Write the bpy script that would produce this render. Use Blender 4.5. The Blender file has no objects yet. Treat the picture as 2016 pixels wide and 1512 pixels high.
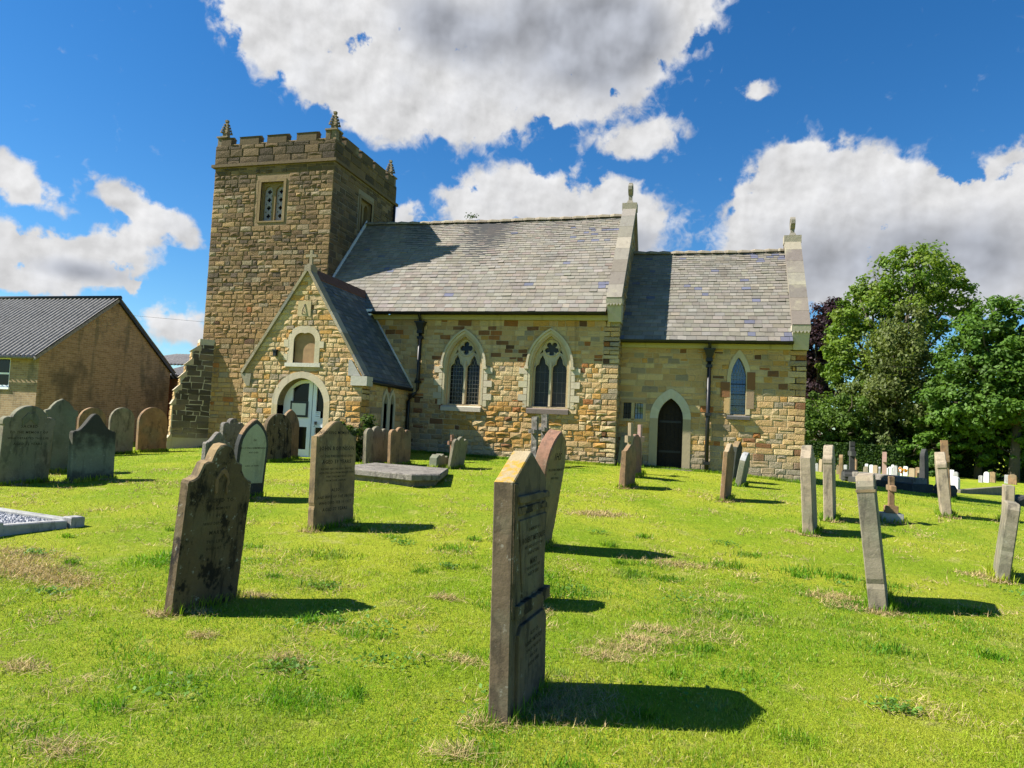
import bpy, bmesh, math, random
import numpy as np
from mathutils import Vector, Matrix
from mathutils.geometry import tessellate_polygon

R = math.radians
random.seed(7); rng = np.random.default_rng(11)
sc = bpy.context.scene
COL = sc.collection

# ------------------------------------------------------------------ camera
cam_d = bpy.data.cameras.new('camera'); cam = bpy.data.objects.new('camera', cam_d); COL.objects.link(cam)
YAW, PITCH, ROLL = R(15.315), R(3.526), R(2.653)
fw = Vector((-math.sin(YAW)*math.cos(PITCH), math.cos(YAW)*math.cos(PITCH), math.sin(PITCH)))
rt = Vector((math.cos(YAW), math.sin(YAW), 0)); up = rt.cross(fw)
r2 = math.cos(ROLL)*rt + math.sin(ROLL)*up; u2 = -math.sin(ROLL)*rt + math.cos(ROLL)*up
CAM = Vector((2.406, -20.0, 1.6))
cam.matrix_world = Matrix(((r2.x, u2.x, -fw.x, CAM.x), (r2.y, u2.y, -fw.y, CAM.y), (r2.z, u2.z, -fw.z, CAM.z), (0, 0, 0, 1)))
cam_d.sensor_width = 36; cam_d.lens = 24.94; cam_d.clip_end = 3000
sc.camera = cam

# ------------------------------------------------------------------ light
SUN_AZ, SUN_EL = 253.0, 45.0
sv = Vector((math.sin(R(SUN_AZ))*math.cos(R(SUN_EL)), math.cos(R(SUN_AZ))*math.cos(R(SUN_EL)), math.sin(R(SUN_EL))))
sl = bpy.data.lights.new('sun', 'SUN'); sl.energy = 5.0; sl.angle = R(0.5); sl.color = (1.0, .94, .85)
so = bpy.data.objects.new('sun', sl); COL.objects.link(so); so.rotation_euler = sv.to_track_quat('Z', 'Y').to_euler()
sc.view_settings.view_transform = 'Standard'; sc.view_settings.look = 'None'; sc.view_settings.gamma = 1
sc.view_settings.exposure = 1.3

# ------------------------------------------------------------------ node helper
class NT:
    def __init__(s, tree): s.t = tree; s.n = tree.nodes; s.l = tree.links
    def new(s, typ, **kw):
        n = s.n.new(typ)
        for k, v in kw.items(): setattr(n, k, v)
        return n
    def put(s, sock, v):
        if isinstance(v, bpy.types.NodeSocket): s.l.new(v, sock)
        else: sock.default_value = v
    def math(s, op, a, b=0.0, c=None, clamp=False):
        n = s.new('ShaderNodeMath', operation=op, use_clamp=clamp)
        s.put(n.inputs[0], a); s.put(n.inputs[1], b)
        if c is not None: s.put(n.inputs[2], c)
        return n.outputs[0]
    def vmath(s, op, a, b=(0, 0, 0), scale=None):
        n = s.new('ShaderNodeVectorMath', operation=op); s.put(n.inputs[0], a); s.put(n.inputs[1], b)
        if scale is not None: s.put(n.inputs['Scale'], scale)
        return n.outputs['Value'] if op in ('LENGTH', 'DOT_PRODUCT', 'DISTANCE') else n.outputs[0]
    def mix(s, f, a, b, mode='MIX'):
        n = s.new('ShaderNodeMix', data_type='RGBA', blend_type=mode)
        s.put(n.inputs[0], f); s.put(n.inputs[6], a); s.put(n.inputs[7], b); return n.outputs[2]
    def noise(s, vec, scale, detail=4, rough=.55, lac=2.0, col=False):
        n = s.new('ShaderNodeTexNoise'); s.put(n.inputs['Vector'], vec); n.inputs['Scale'].default_value = scale
        n.inputs['Detail'].default_value = detail; n.inputs['Roughness'].default_value = rough; n.inputs['Lacunarity'].default_value = lac
        return n.outputs['Color'] if col else n.outputs[0]
    def ramp(s, v, a, b, lo=0.0, hi=1.0, smooth=True):
        n = s.new('ShaderNodeMapRange', interpolation_type='SMOOTHSTEP' if smooth else 'LINEAR')
        s.put(n.inputs[0], v); n.inputs[1].default_value = a; n.inputs[2].default_value = b
        n.inputs[3].default_value = lo; n.inputs[4].default_value = hi; return n.outputs[0]

def c4(c): return (c[0], c[1], c[2], 1.0)

# ------------------------------------------------------------------ sky
W = bpy.data.worlds.new('World'); sc.world = W; W.use_nodes = True
N = NT(W.node_tree); N.n.clear()
sky = N.new('ShaderNodeTexSky'); sky.sky_type = 'NISHITA'; sky.sun_disc = False
sky.sun_elevation = R(SUN_EL); sky.sun_rotation = R(SUN_AZ); sky.air_density = 1.0; sky.dust_density = .1; sky.ozone_density = 2.0
hsv = N.new('ShaderNodeHueSaturation'); N.l.new(sky.outputs[0], hsv.inputs['Color']); hsv.inputs['Saturation'].default_value = 1.34; hsv.inputs['Value'].default_value = 1.0
tc = N.new('ShaderNodeTexCoord'); d = tc.outputs['Generated']
sep = N.new('ShaderNodeSeparateXYZ'); N.l.new(d, sep.inputs[0])
az = N.math('MULTIPLY', N.math('ARCTAN2', sep.outputs[0], sep.outputs[1]), 57.2958)
el = N.math('MULTIPLY', N.math('ARCSINE', sep.outputs[2]), 57.2958)
cmb = N.new('ShaderNodeCombineXYZ'); N.l.new(az, cmb.inputs[0]); N.l.new(el, cmb.inputs[1])
P0 = cmb.outputs[0]
def fbm_offset(v, scale, amp, detail, rough=.6):
    c = N.noise(v, scale, detail, rough, col=True)
    return N.vmath('SCALE', N.vmath('SUBTRACT', c, (.5, .5, .5)), scale=amp)
P = N.vmath('ADD', P0, fbm_offset(P0, .16, 2.2, 2))
P = N.vmath('ADD', P, fbm_offset(P0, .55, 2.0, 8, .56))
CLOUDS = [(-32.6, 28.3, 7.5, 3.5, -22.6), (-36.3, 27.6, 4.9, 2.8, -32.6), (-25.2, 26.3, 9.5, 4.1, -17.6), (-17.0, 30.0, 12.7, 5.6, -7.6), (-9.4, 29.5, 7.1, 3.9, 17.4), (-21.5, 25.0, 5.5, 2.2, -14), (-27.3, 32.9, 17.3, 3.6, -2.6), (-7.5, 32.6, 7.9, 4.0, -2.6), (-29.1, 24.4, 4.8, 2.1, -22.6), (-19.6, 17.4, 3.3, 1.8, -2.6), (-16.0, 18.6, 3.8, 2.3, -2.6), (-11.4, 18.4, 4.6, 2.7, -2.6), (-7.0, 17.6, 4.6, 2.2, -2.6), (-9.7, 15.3, 7.2, 2.3, -2.6), (7.4, 18.6, 4.6, 3.7, -2.6), (4.6, 17.0, 2.8, 3.6, -2.6), (7.0, 20.0, 2.2, 1.6, 0), (10.9, 17.2, 5.0, 3.5, -2.6), (15.7, 15.4, 4.6, 3.0, -2.6), (19.6, 15.3, 3.1, 2.9, -2.6), (9.3, 13.0, 8.2, 4.0, -2.6), (17.3, 11.8, 6.5, 3.1, -2.6), (19.6, 19.1, 2.3, 1.3, 7.4), (-5.8, 22.7, 4.1, 1.4, 7.4), (-12.8, 24.3, 0.9, 0.9, -2.6), (3.0, 25.4, 1.6, 0.7, 5.4), (-44.7, 14.4, 3.1, 1.2, -24.6), (-42.0, 13.1, 3.2, 1.2, -16.6), (-51, 14.6, 3.0, 1.3, -22.6), (-45.0, 10.8, 3.4, 1.0, -10), (-52, 8.6, 3.5, 1.2, 0), (-44.5, 12.0, 2.2, .8, -10), (-50.7, 10.9, 3.1, 1.3, -7.6), (-48.1, 9.9, 4.2, 1.3, -7.6), (-46.5, 9.1, 3.4, 1.2, -2.6), (-49.9, 8.0, 3.1, 0.9, -2.6), (-40.8, 5.8, 2.7, 1.5, -7.6), (-43.7, 8.5, 0.7, 0.4, -12.6), (-24.6, 16.3, 1.2, 1.1, -2.6), (9.6, 15.2, 9.0, 4.4, -2.6), (17.0, 14.0, 6.5, 4.2, -2.6), (8.0, 18.0, 4.0, 3.0, 0), (-13, 31, 12, 4, 0), (-12.0, 27.2, 6.5, 3.0, -5)]
def blobs(lst, coord, k=1.35):
    tot = None
    for a, e, ra, re, ro in lst:
        m = N.new('ShaderNodeMapping', vector_type='TEXTURE'); N.l.new(coord, m.inputs[0])
        m.inputs['Location'].default_value = (a, e, 0); m.inputs['Rotation'].default_value = (0, 0, R(ro)); m.inputs['Scale'].default_value = (ra*k, re*k, 1)
        v = N.ramp(N.vmath('LENGTH', m.outputs[0]), 0.0, 1.0, 1.0, 0.0)
        tot = v if tot is None else N.math('ADD', tot, v)
    return tot
dens = N.math('MULTIPLY', blobs(CLOUDS, P, 1.5), 1.25)
n1 = N.noise(P0, .5, 7, .55)
wisp = N.noise(N.vmath('ADD', P0, fbm_offset(P0, .3, 3.0, 3)), .8, 7, .55)
D = N.math('ADD', dens, N.math('MULTIPLY', N.math('SUBTRACT', wisp, .5), N.ramp(dens, .3, 1.1, 1.25, .15)))
alpha = N.ramp(D, .16, .80)
# billows: finer relief lit from the upper left, broad soft relief for the grey bases
n2 = N.noise(N.vmath('ADD', P0, (-.34, .38, 0)), .5, 7, .55)
r1 = N.noise(P0, .26, 3, .5); r2n = N.noise(N.vmath('ADD', P0, (-.9, 1.0, 0)), .26, 3, .5)
GREY = [(-13.0, 29.6, 12, 5.6, -5), (-8.0, 29.6, 6, 4.6, 0), (-22.5, 29.8, 6, 3, -15), (9.3, 13.0, 9.5, 4.2, 0), (17.8, 12.8, 8, 4.0, 0), (-6.9, 15.0, 6, 1.8, 0), (-47, 9.4, 4, 1.0, 0)]
g = N.math('ADD', blobs(GREY, P0, 1.15), N.math('MULTIPLY', N.math('SUBTRACT', r1, .5), .9), clamp=True)
gr = N.math('MULTIPLY', g, .95, clamp=True)
relief = N.math('ADD', N.math('MULTIPLY', N.math('SUBTRACT', n1, n2), N.ramp(gr, 0, .8, .85, .25)), N.math('MULTIPLY', N.math('SUBTRACT', r1, r2n), 1.3))
br = N.math('SUBTRACT', .77, N.math('MULTIPLY', gr, .30))
br = N.math('ADD', br, N.math('MULTIPLY', relief, .5))
br = N.math('MAXIMUM', br, .20)
ctint = N.mix(gr, (1.0, 1.0, 1.01, 1), (.88, .93, 1.05, 1))
ccol = N.vmath('SCALE', ctint, scale=br)
bg1 = N.new('ShaderNodeBackground'); N.l.new(N.vmath('MULTIPLY', hsv.outputs[0], (.74, .98, 1.12)), bg1.inputs[0]); bg1.inputs[1].default_value = 0.053
bg2 = N.new('ShaderNodeBackground'); N.l.new(ccol, bg2.inputs[0]); bg2.inputs[1].default_value = 0.40
ms = N.new('ShaderNodeMixShader'); N.l.new(alpha, ms.inputs[0]); N.l.new(bg1.outputs[0], ms.inputs[1]); N.l.new(bg2.outputs[0], ms.inputs[2])
wo = N.new('ShaderNodeOutputWorld'); N.l.new(ms.outputs[0], wo.inputs[0])

# ------------------------------------------------------------------ materials
def base_mat(name):
    m = bpy.data.materials.new(name); m.use_nodes = True; n = NT(m.node_tree); n.n.clear()
    b = n.new('ShaderNodeBsdfPrincipled'); o = n.new('ShaderNodeOutputMaterial'); n.l.new(b.outputs[0], o.inputs[0])
    b.inputs['Specular IOR Level'].default_value = .25
    return m, n, b
def attr(n): return n.new('ShaderNodeAttribute', attribute_name='Col').outputs['Color']
def bump(n, b, h, dist=.02, strength=1.0):
    bp = n.new('ShaderNodeBump'); n.put(bp.inputs['Height'], h); bp.inputs['Distance'].default_value = dist; bp.inputs['Strength'].default_value = strength
    n.l.new(bp.outputs[0], b.inputs['Normal'])
def pos(n): return n.new('ShaderNodeNewGeometry').outputs['Position']
def vscale(n, v, s): return n.vmath('MULTIPLY', v, s)

def mat_stone(name, bumpd=.03, var=.55, lichen=(.42, .43, .36), lich=.35, dark=(.07, .06, .05), darkamt=.35, foot=False):
    m, n, b = base_mat(name); p = pos(n); c = attr(n)
    f1 = n.noise(p, 9, 5, .65); f2 = n.noise(p, 30, 5, .7); big = n.noise(p, .7, 4, .6); big2 = n.noise(vscale(n, p, (1.3, 1.3, .5)), .9, 5, .65)
    k = n.math('ADD', 1 - var*.5, n.math('MULTIPLY', n.math('ADD', f1, n.math('MULTIPLY', f2, .6)), var*.62))
    c = n.vmath('SCALE', c, scale=k)
    c = n.mix(n.math('MULTIPLY', n.ramp(big, .56, .70), lich), c, c4(lichen))
    c = n.mix(n.math('MULTIPLY', n.ramp(big2, .55, .72), darkamt), c, c4(dark))
    if foot:
        zz = n.new('ShaderNodeSeparateXYZ'); n.l.new(p, zz.inputs[0]); zf = n.math('ADD', zz.outputs[2], n.math('MULTIPLY', n.math('SUBTRACT', big2, .5), 1.6))
        c = n.mix(n.math('MULTIPLY', n.ramp(zf, .7, 1.25, 1, 0), .55), c, (.31, .275, .205, 1))
    stv = n.noise(vscale(n, p, (4.5, 4.5, .35)), 1.0, 5, .6); c = n.mix(n.math('MULTIPLY', n.ramp(stv, .56, .74), .38), c, c4(dark))
    n.put(b.inputs['Base Color'], c); b.inputs['Roughness'].default_value = .95
    bump(n, b, n.math('ADD', n.math('MULTIPLY', f1, .9), n.math('MULTIPLY', f2, .8)), bumpd)
    return m
M_STONE = mat_stone('rubble_stone', .035, lichen=(.37, .315, .20), lich=.2, darkamt=.22, foot=True)
M_STONE_T = mat_stone('tower_stone', .035, lichen=(.29, .26, .17), lich=.28, dark=(.055, .042, .028), darkamt=.5)
M_MORTAR = mat_stone('mortar', .012, .5, lich=.15, foot=True)
M_ASHLAR = mat_stone('dressed_stone', .006, .25, lichen=(.4, .4, .33), lich=.25, darkamt=.12)
M_SLATE = mat_stone('roof_slate', .006, .5, lichen=(.27, .25, .20), lich=.35, dark=(.085, .07, .062), darkamt=.4)

def mat_grave(name, col, col2, algae=(.13, .15, .10), alg=.35, dark=(.035, .032, .028), dk=.5, speck=.25, lich=None, bumpd=.0045, blot=0, ztop=None, lt=(.55, .63)):
    m, n, b = base_mat(name); p = pos(n)
    a1 = n.noise(p, 2.2, 6, .65); a2 = n.noise(p, 22, 5, .65); a3 = n.noise(p, 70, 3, .6)
    st = n.noise(vscale(n, p, (5.5, 5.5, 1.2)), 1.3, 6, .68)
    c = n.mix(n.ramp(a1, .35, .65), c4(col), c4(col2))
    c = n.mix(n.math('MULTIPLY', n.ramp(n.noise(p, 1.5, 5, .6), .5, .64), alg), c, c4(algae))
    c = n.mix(n.math('MULTIPLY', n.ramp(st, .52, .66), dk), c, c4(dark))
    c = n.mix(n.math('MULTIPLY', n.ramp(n.noise(p, 14, 6, .75), .60, .68), speck), c, (.45, .46, .40, 1))
    if blot: c = n.mix(n.math('MULTIPLY', n.ramp(n.noise(vscale(n, p, (1, 1, .7)), 5.5, 7, .68), .52, .60), blot), c, c4(dark))
    if ztop:
        oz = n.new('ShaderNodeSeparateXYZ'); n.l.new(n.new('ShaderNodeTexCoord').outputs['Object'], oz.inputs[0])
        zz = n.math('ADD', oz.outputs[2], n.math('MULTIPLY', n.math('SUBTRACT', n.noise(p, 4, 5, .6), .5), .7))
        c = n.mix(n.math('MULTIPLY', n.ramp(zz, ztop[0], ztop[1]), .93), c, c4(dark)); c = n.mix(n.math('MULTIPLY', n.ramp(zz, .05, .22, 1, 0), .7), c, c4(dark))
    if lich: c = n.mix(n.math('MULTIPLY', n.ramp(n.noise(p, 6, 5, .7), *lt), .85), c, c4(lich))
    k = n.math('ADD', .68, n.math('MULTIPLY', n.math('ADD', a2, a3), .33))
    c = n.vmath('SCALE', c, scale=k)
    n.put(b.inputs['Base Color'], c); b.inputs['Roughness'].default_value = .93
    bump(n, b, n.math('ADD', a2, n.math('MULTIPLY', a3, .5)), bumpd)
    return m
G_TAN = mat_grave('tan_sandstone', (.27, .19, .095), (.19, .135, .07), dk=.6, blot=.25)
G_DARK = mat_grave('sooty_sandstone', (.135, .095, .05), (.10, .072, .04), dark=(.012, .010, .008), dk=.8, blot=.95, speck=.6, alg=.2, bumpd=.007)
G_DARKS = mat_grave('smooth_brown_sandstone', (.145, .108, .066), (.112, .084, .052), dark=(.02, .016, .012), dk=.55, blot=.4, speck=.3, alg=.3, bumpd=.003)
G_PTAN = mat_grave('pale_worn_sandstone', (.32, .265, .185), (.25, .205, .14), dk=.6, blot=.25)
G_GREY = mat_grave('grey_sandstone', (.225, .195, .135), (.17, .15, .105), alg=.4, dk=.55, blot=.3)
G_GREEN = mat_grave('algae_sandstone', (.17, .165, .115), (.12, .12, .08), algae=(.15, .17, .115), alg=.6, dk=.6)
G_BW = mat_grave('black_topped_sandstone', (.19, .20, .14), (.15, .16, .11), algae=(.21, .24, .17), alg=.6, dk=.4, ztop=(.50, .85))
G_PALE = mat_grave('pale_limestone', (.34, .36, .26), (.29, .31, .215), dk=.25, alg=.25)
G_BROWN = mat_grave('brown_sandstone', (.25, .155, .08), (.19, .12, .065), dk=.5, blot=.35)
G_RED = mat_grave('red_sandstone', (.25, .13, .085), (.2, .115, .075), dk=.45, speck=.4)
G_PINK = mat_grave('pink_granite', (.42, .27, .23), (.36, .24, .2), dk=.1, alg=.05)
G_WHITE = mat_grave('white_marble', (.58, .58, .56), (.5, .51, .5), dk=.1, alg=.1, speck=0)
G_CREAM = mat_grave('cream_limestone', (.33, .26, .16), (.27, .21, .13), dk=.15, alg=.15)
G_BLACK = mat_grave('blackened_stone', (.05, .052, .05), (.035, .036, .035), dk=.3, alg=.2, speck=.15)
G_GRANITE = mat_grave('grey_granite', (.33, .33, .32), (.24, .24, .235), dk=.5, alg=.2, speck=.5)
G_LICH = mat_grave('lichened_sandstone', (.33, .27, .17), (.28, .22, .12), dk=.15, lich=(.36, .215, .015), speck=.9, lt=(.44, .53))
G_SLAB = mat_grave('mottled_slab', (.22, .20, .17), (.16, .145, .125), dk=.6, speck=.75, alg=.15, bumpd=.02, blot=.5)

def mat_plain(name, col, rough=.6, spec=.3, var=.12, metal=0, bumpd=0, scale=12):
    m, n, b = base_mat(name); p = pos(n); f = n.noise(p, scale, 5, .6)
    n.put(b.inputs['Base Color'], n.vmath('SCALE', c4(col)[:3], scale=n.math('ADD', 1-var, n.math('MULTIPLY', f, var*2))))
    b.inputs['Roughness'].default_value = rough; b.inputs['Specular IOR Level'].default_value = spec; b.inputs['Metallic'].default_value = metal
    if bumpd: bump(n, b, f, bumpd)
    return m
M_BLACK = mat_plain('black_iron', (.012, .013, .015), .45, .4)
M_WHITE = mat_plain('white_paint', (.84, .86, .88), .45, .4, .08)
M_LEAD = mat_plain('lead_flashing', (.50, .52, .56), .55, .4, .25)
M_GLASSD = mat_plain('dark_glass', (.006, .007, .009), .10, .2, .3)
M_CAME = mat_plain('lead_came', (.24, .25, .26), .6, .3)
M_DOOR = mat_plain('dark_oak', (.016, .012, .009), .7, .2, .4, bumpd=.01)
M_BOARD = mat_plain('brown_board', (.30, .19, .095), .7, .2, .45, scale=5)
M_PAPER = mat_plain('paper', (.62, .62, .52), .8, .2, .1)
M_INK = mat_plain('worn_lettering', (.03, .027, .022), .9, .1)
M_CARVE = mat_plain('carved_lettering', (.035, .028, .018), .9, .1)
M_SOIL = mat_plain('soil_under_turf', (.10, .09, .035), .95, .1, .5, bumpd=.03, scale=30)
M_BARK = mat_plain('bark', (.10, .085, .06), .9, .1, .5, bumpd=.03)
M_RIDGE = mat_stone('ridge_stone', .01, .5, lichen=(.42, .40, .25), lich=.5, dark=(.09, .07, .06), darkamt=.3)
M_REDTILE = mat_plain('red_ridge_tile', (.115, .06, .045), .85, .2, .4, bumpd=.01, scale=8)
M_GUARD = mat_plain('dusty_guarded_glass', (.022, .024, .03), .5, .4, .4, scale=3)
def _pane():
    m, n, b = base_mat('old_leaded_glass'); p = pos(n)
    b.inputs['Base Color'].default_value = (.085, .11, .15, 1); b.inputs['Metallic'].default_value = .75; b.inputs['Roughness'].default_value = .12
    bump(n, b, n.noise(p, 1.2, 2), .03)
    return m
M_PANEL = _pane()
def _brick(name, c1, c2, mort, sc_=1.0):
    m, n, b = base_mat(name); uv = n.new('ShaderNodeUVMap', uv_map='UVMap').outputs[0]
    t = n.new('ShaderNodeTexBrick'); n.l.new(uv, t.inputs['Vector']); t.inputs['Color1'].default_value = c4(c1); t.inputs['Color2'].default_value = c4(c2); t.inputs['Mortar'].default_value = c4(mort)
    t.inputs['Scale'].default_value = sc_; t.inputs['Brick Width'].default_value = .225; t.inputs['Row Height'].default_value = .075; t.inputs['Mortar Size'].default_value = .008; t.inputs['Mortar Smooth'].default_value = .3
    p = pos(n); f = n.noise(p, 6, 5); big = n.noise(vscale(n, p, (.8, .8, .5)), .9, 5, .65)
    c = n.vmath('SCALE', t.outputs[0], scale=n.math('ADD', .7, n.math('MULTIPLY', f, .6)))
    c = n.mix(n.math('MULTIPLY', n.ramp(big, .48, .68), .65), c, (.065, .06, .045, 1)); c = n.mix(n.math('MULTIPLY', n.ramp(n.noise(vscale(n, p, (3, 3, .5)), 1.1, 5), .52, .68), .5), c, (.10, .10, .065, 1))
    n.put(b.inputs['Base Color'], c); b.inputs['Roughness'].default_value = .95
    bump(n, b, t.outputs[1], -.006)
    return m
M_BRICK = _brick('buff_brick', (.37, .255, .145), (.26, .175, .095), (.38, .31, .21))
M_BRICKR = _brick('red_brick', (.32, .115, .06), (.26, .09, .05), (.28, .22, .17))
M_SHEET = mat_plain('weathered_sheet', (.21, .20, .19), .85, .2, .85, bumpd=.012, scale=11)
M_CHIP = mat_plain('white_chippings', (.42, .43, .45), .9, .2, .5, bumpd=.03, scale=60)

def _leaf(name, trans=.35, rough=.55):
    m = bpy.data.materials.new(name); m.use_nodes = True; n = NT(m.node_tree); n.n.clear()
    c = attr(n); b = n.new('ShaderNodeBsdfPrincipled'); n.put(b.inputs['Base Color'], c); b.inputs['Roughness'].default_value = rough; b.inputs['Specular IOR Level'].default_value = .25
    t = n.new('ShaderNodeBsdfTranslucent'); n.put(t.inputs[0], n.vmath('MULTIPLY', c, (1.25, 1.3, .7)))
    mx = n.new('ShaderNodeMixShader'); mx.inputs[0].default_value = trans; n.l.new(b.outputs[0], mx.inputs[1]); n.l.new(t.outputs[0], mx.inputs[2])
    o = n.new('ShaderNodeOutputMaterial'); n.l.new(mx.outputs[0], o.inputs[0]); return m
M_LEAF = _leaf('leaf', .42); M_BLADE = _leaf('grass_blade', .4, .6); M_STRAW = _leaf('dry_grass', .2, .9)

def _ground():
    m, n, b = base_mat('turf'); p = pos(n)
    a = n.noise(p, .45, 5, .6); f = n.noise(p, 14, 6, .7); h = n.noise(p, 3.0, 6, .7); s = n.noise(p, 90, 3, .7)
    c = n.mix(n.ramp(a, .35, .65), (.18, .265, .012, 1), (.29, .325, .024, 1))
    c = n.mix(n.ramp(h, .55, .68), c, (.32, .33, .07, 1))
    c = n.mix(n.math('MULTIPLY', n.ramp(h, .30, .42, 1, 0), .6), c, (.11, .2, .010, 1))
    c = n.vmath('SCALE', c, scale=n.math('ADD', .45, n.math('MULTIPLY', n.math('ADD', f, s), .55)))
    n.put(b.inputs['Base Color'], c); b.inputs['Roughness'].default_value = .95; b.inputs['Specular IOR Level'].default_value = .1
    bump(n, b, n.math('ADD', f, n.math('MULTIPLY', s, .4)), .06)
    return m
M_TURF = _ground()

# ------------------------------------------------------------------ mesh builder (world coordinates)
class MB:
    def __init__(s): s.v = []; s.f = []; s.m = []; s.c = []; s.sm = []; s.mats = []
    def mi(s, mat):
        if mat not in s.mats: s.mats.append(mat)
        return s.mats.index(mat)
    def face(s, pts, mat, col=(1, 1, 1), smooth=False):
        i0 = len(s.v); s.v += [tuple(p) for p in pts]; s.f.append(tuple(range(i0, i0+len(pts)))); s.m.append(s.mi(mat)); s.c.append(col); s.sm.append(smooth)
    def mesh(s, verts, faces, mat, col=(1, 1, 1), smooth=False):
        i0 = len(s.v); s.v += [tuple(p) for p in verts]; k = s.mi(mat)
        for f in faces: s.f.append(tuple(i0+i for i in f)); s.m.append(k); s.c.append(col); s.sm.append(smooth)
    def hexa(s, p, mat, col=(1, 1, 1)):   # 8 points: bottom ring then top ring
        s.mesh(p, [(3, 2, 1, 0), (4, 5, 6, 7), (0, 1, 5, 4), (1, 2, 6, 5), (2, 3, 7, 6), (3, 0, 4, 7)], mat, col)
    def box(s, x0, y0, z0, x1, y1, z1, mat, col=(1, 1, 1)):
        s.hexa([(x0, y0, z0), (x1, y0, z0), (x1, y1, z0), (x0, y1, z0), (x0, y0, z1), (x1, y0, z1), (x1, y1, z1), (x0, y1, z1)], mat, col)
    def tube(s, pts, r, mat, n=8, col=(1, 1, 1), cap=True):
        pts = [Vector(p) for p in pts]; rs = r if isinstance(r, (list, tuple)) else [r]*len(pts); V = []; F = []
        for i, p in enumerate(pts):
            t = (pts[min(i+1, len(pts)-1)] - pts[max(i-1, 0)]).normalized()
            a = t.cross(Vector((.13, .21, .97)) if abs(t.z) < .9 else Vector((1, .1, 0))).normalized(); b_ = t.cross(a)
            for k in range(n):
                an = 2*math.pi*k/n; V.append(p + (a*math.cos(an) + b_*math.sin(an))*rs[i])
        for i in range(len(pts)-1):
            for k in range(n): F.append((i*n+k, i*n+(k+1) % n, (i+1)*n+(k+1) % n, (i+1)*n+k))
        if cap: F.append(tuple(range(n-1, -1, -1))); F.append(tuple((len(pts)-1)*n+k for k in range(n)))
        s.mesh(V, F, mat, col, True)
    def build(s, name, parent=None, loc=None):
        me = bpy.data.meshes.new(name)
        o0 = Vector(loc) if loc is not None else Vector((0, 0, 0))
        wp = parent_world(parent) if parent else Vector((0, 0, 0))
        org = o0 if loc is not None else wp
        V = np.array(s.v, dtype=np.float64) - np.array(org)
        me.from_pydata(V.tolist(), [], s.f)
        for m in s.mats: me.materials.append(m)
        me.polygons.foreach_set('material_index', s.m); me.polygons.foreach_set('use_smooth', s.sm)
        finish(me, V, s.c)
        o = bpy.data.objects.new(name, me); COL.objects.link(o)
        if loc is not None: o.location = o0 - wp
        if parent: o.parent = parent
        return o
def parent_world(p):
    w = Vector(p.location)
    return w + parent_world(p.parent) if p.parent else w
def finish(me, V, cols):
    me.update()
    nl = len(me.loops); li = np.empty(nl, np.int32); me.loops.foreach_get('vertex_index', li)
    npol = len(me.polygons); tot = np.empty(npol, np.int32); me.polygons.foreach_get('loop_total', tot)
    nr = np.empty(npol*3, np.float32); me.polygons.foreach_get('normal', nr); nr = nr.reshape(-1, 3)
    nr = np.repeat(nr, tot, axis=0); co = V[li]
    t = np.stack([-nr[:, 1], nr[:, 0], np.zeros(nl)], 1); ln = np.linalg.norm(t, axis=1, keepdims=True)
    t = np.where(ln > .05, t/np.maximum(ln, 1e-9), np.array([[1., 0, 0]])); b = np.cross(nr, t)
    uv = np.stack([(co*t).sum(1), (co*b).sum(1)], 1)
    me.uv_layers.new(name='UVMap'); me.uv_layers['UVMap'].data.foreach_set('uv', uv.astype(np.float32).ravel())
    ca = me.color_attributes.new('Col', 'FLOAT_COLOR', 'CORNER')
    cc = np.ones((nl, 4), np.float32); cc[:, :3] = np.repeat(np.array(cols, np.float32), tot, axis=0); ca.data.foreach_set('color', cc.ravel())

def thing(name, label, cat, loc, group=None):
    o = bpy.data.objects.new(name, None); COL.objects.link(o); o.location = loc; o.empty_display_size = .3
    return tag(o, label, cat, group)
def tag(o, label, cat, group=None):
    o['label'] = label; o['category'] = cat
    if group: o['group'] = group
    return o
def lab(o, t): o['label'] = t; return o

# frame: 2-D (u,z) + outward d -> world
class Fr:
    def __init__(s, O, U, Nn): s.O = Vector(O); s.U = Vector(U).normalized(); s.N = Vector(Nn).normalized()
    def __call__(s, u, z, d=0.0): return s.O + s.U*u + Vector((0, 0, z)) + s.N*d
def plate(mb, fr, outline, holes, d0, d1, mat, col=(1, 1, 1), back=False, hmat=None, hcol=None, outer=True):
    rings = [outline] + holes
    tri = tessellate_polygon([[Vector((p[0], p[1], 0)) for p in r] for r in rings]); flat = [p for r in rings for p in r]
    mb.mesh([fr(p[0], p[1], d1) for p in flat], tri, mat, col)
    if back: mb.mesh([fr(p[0], p[1], d0) for p in flat], tri, mat, col)
    for k, r in enumerate(rings):
        if k == 0 and not outer: continue
        n = len(r)
        for i in range(n):
            a, b = r[i], r[(i+1) % n]
            mb.face([fr(a[0], a[1], d0), fr(b[0], b[1], d0), fr(b[0], b[1], d1), fr(a[0], a[1], d1)], (hmat or mat) if k else mat, (hcol or col) if k else col)
def pointed(x0, x1, zs, za, n=12):
    w = x1-x0; rise = za-zs; Rr = (rise*rise + w*w/4)/w; mid = (x0+x1)/2; c = x0+Rr; th = math.acos(max(-1, min(1, (mid-c)/Rr)))
    L = [(c+Rr*math.cos(math.pi-(math.pi-th)*i/n), zs+Rr*math.sin(math.pi-(math.pi-th)*i/n)) for i in range(n+1)]
    return L + [(2*mid-x, z) for x, z in reversed(L[:-1])]
def arch_poly(x0, x1, zb, zs, za, n=12): return [(x0, zb)] + pointed(x0, x1, zs, za, n) + [(x1, zb)]
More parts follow.
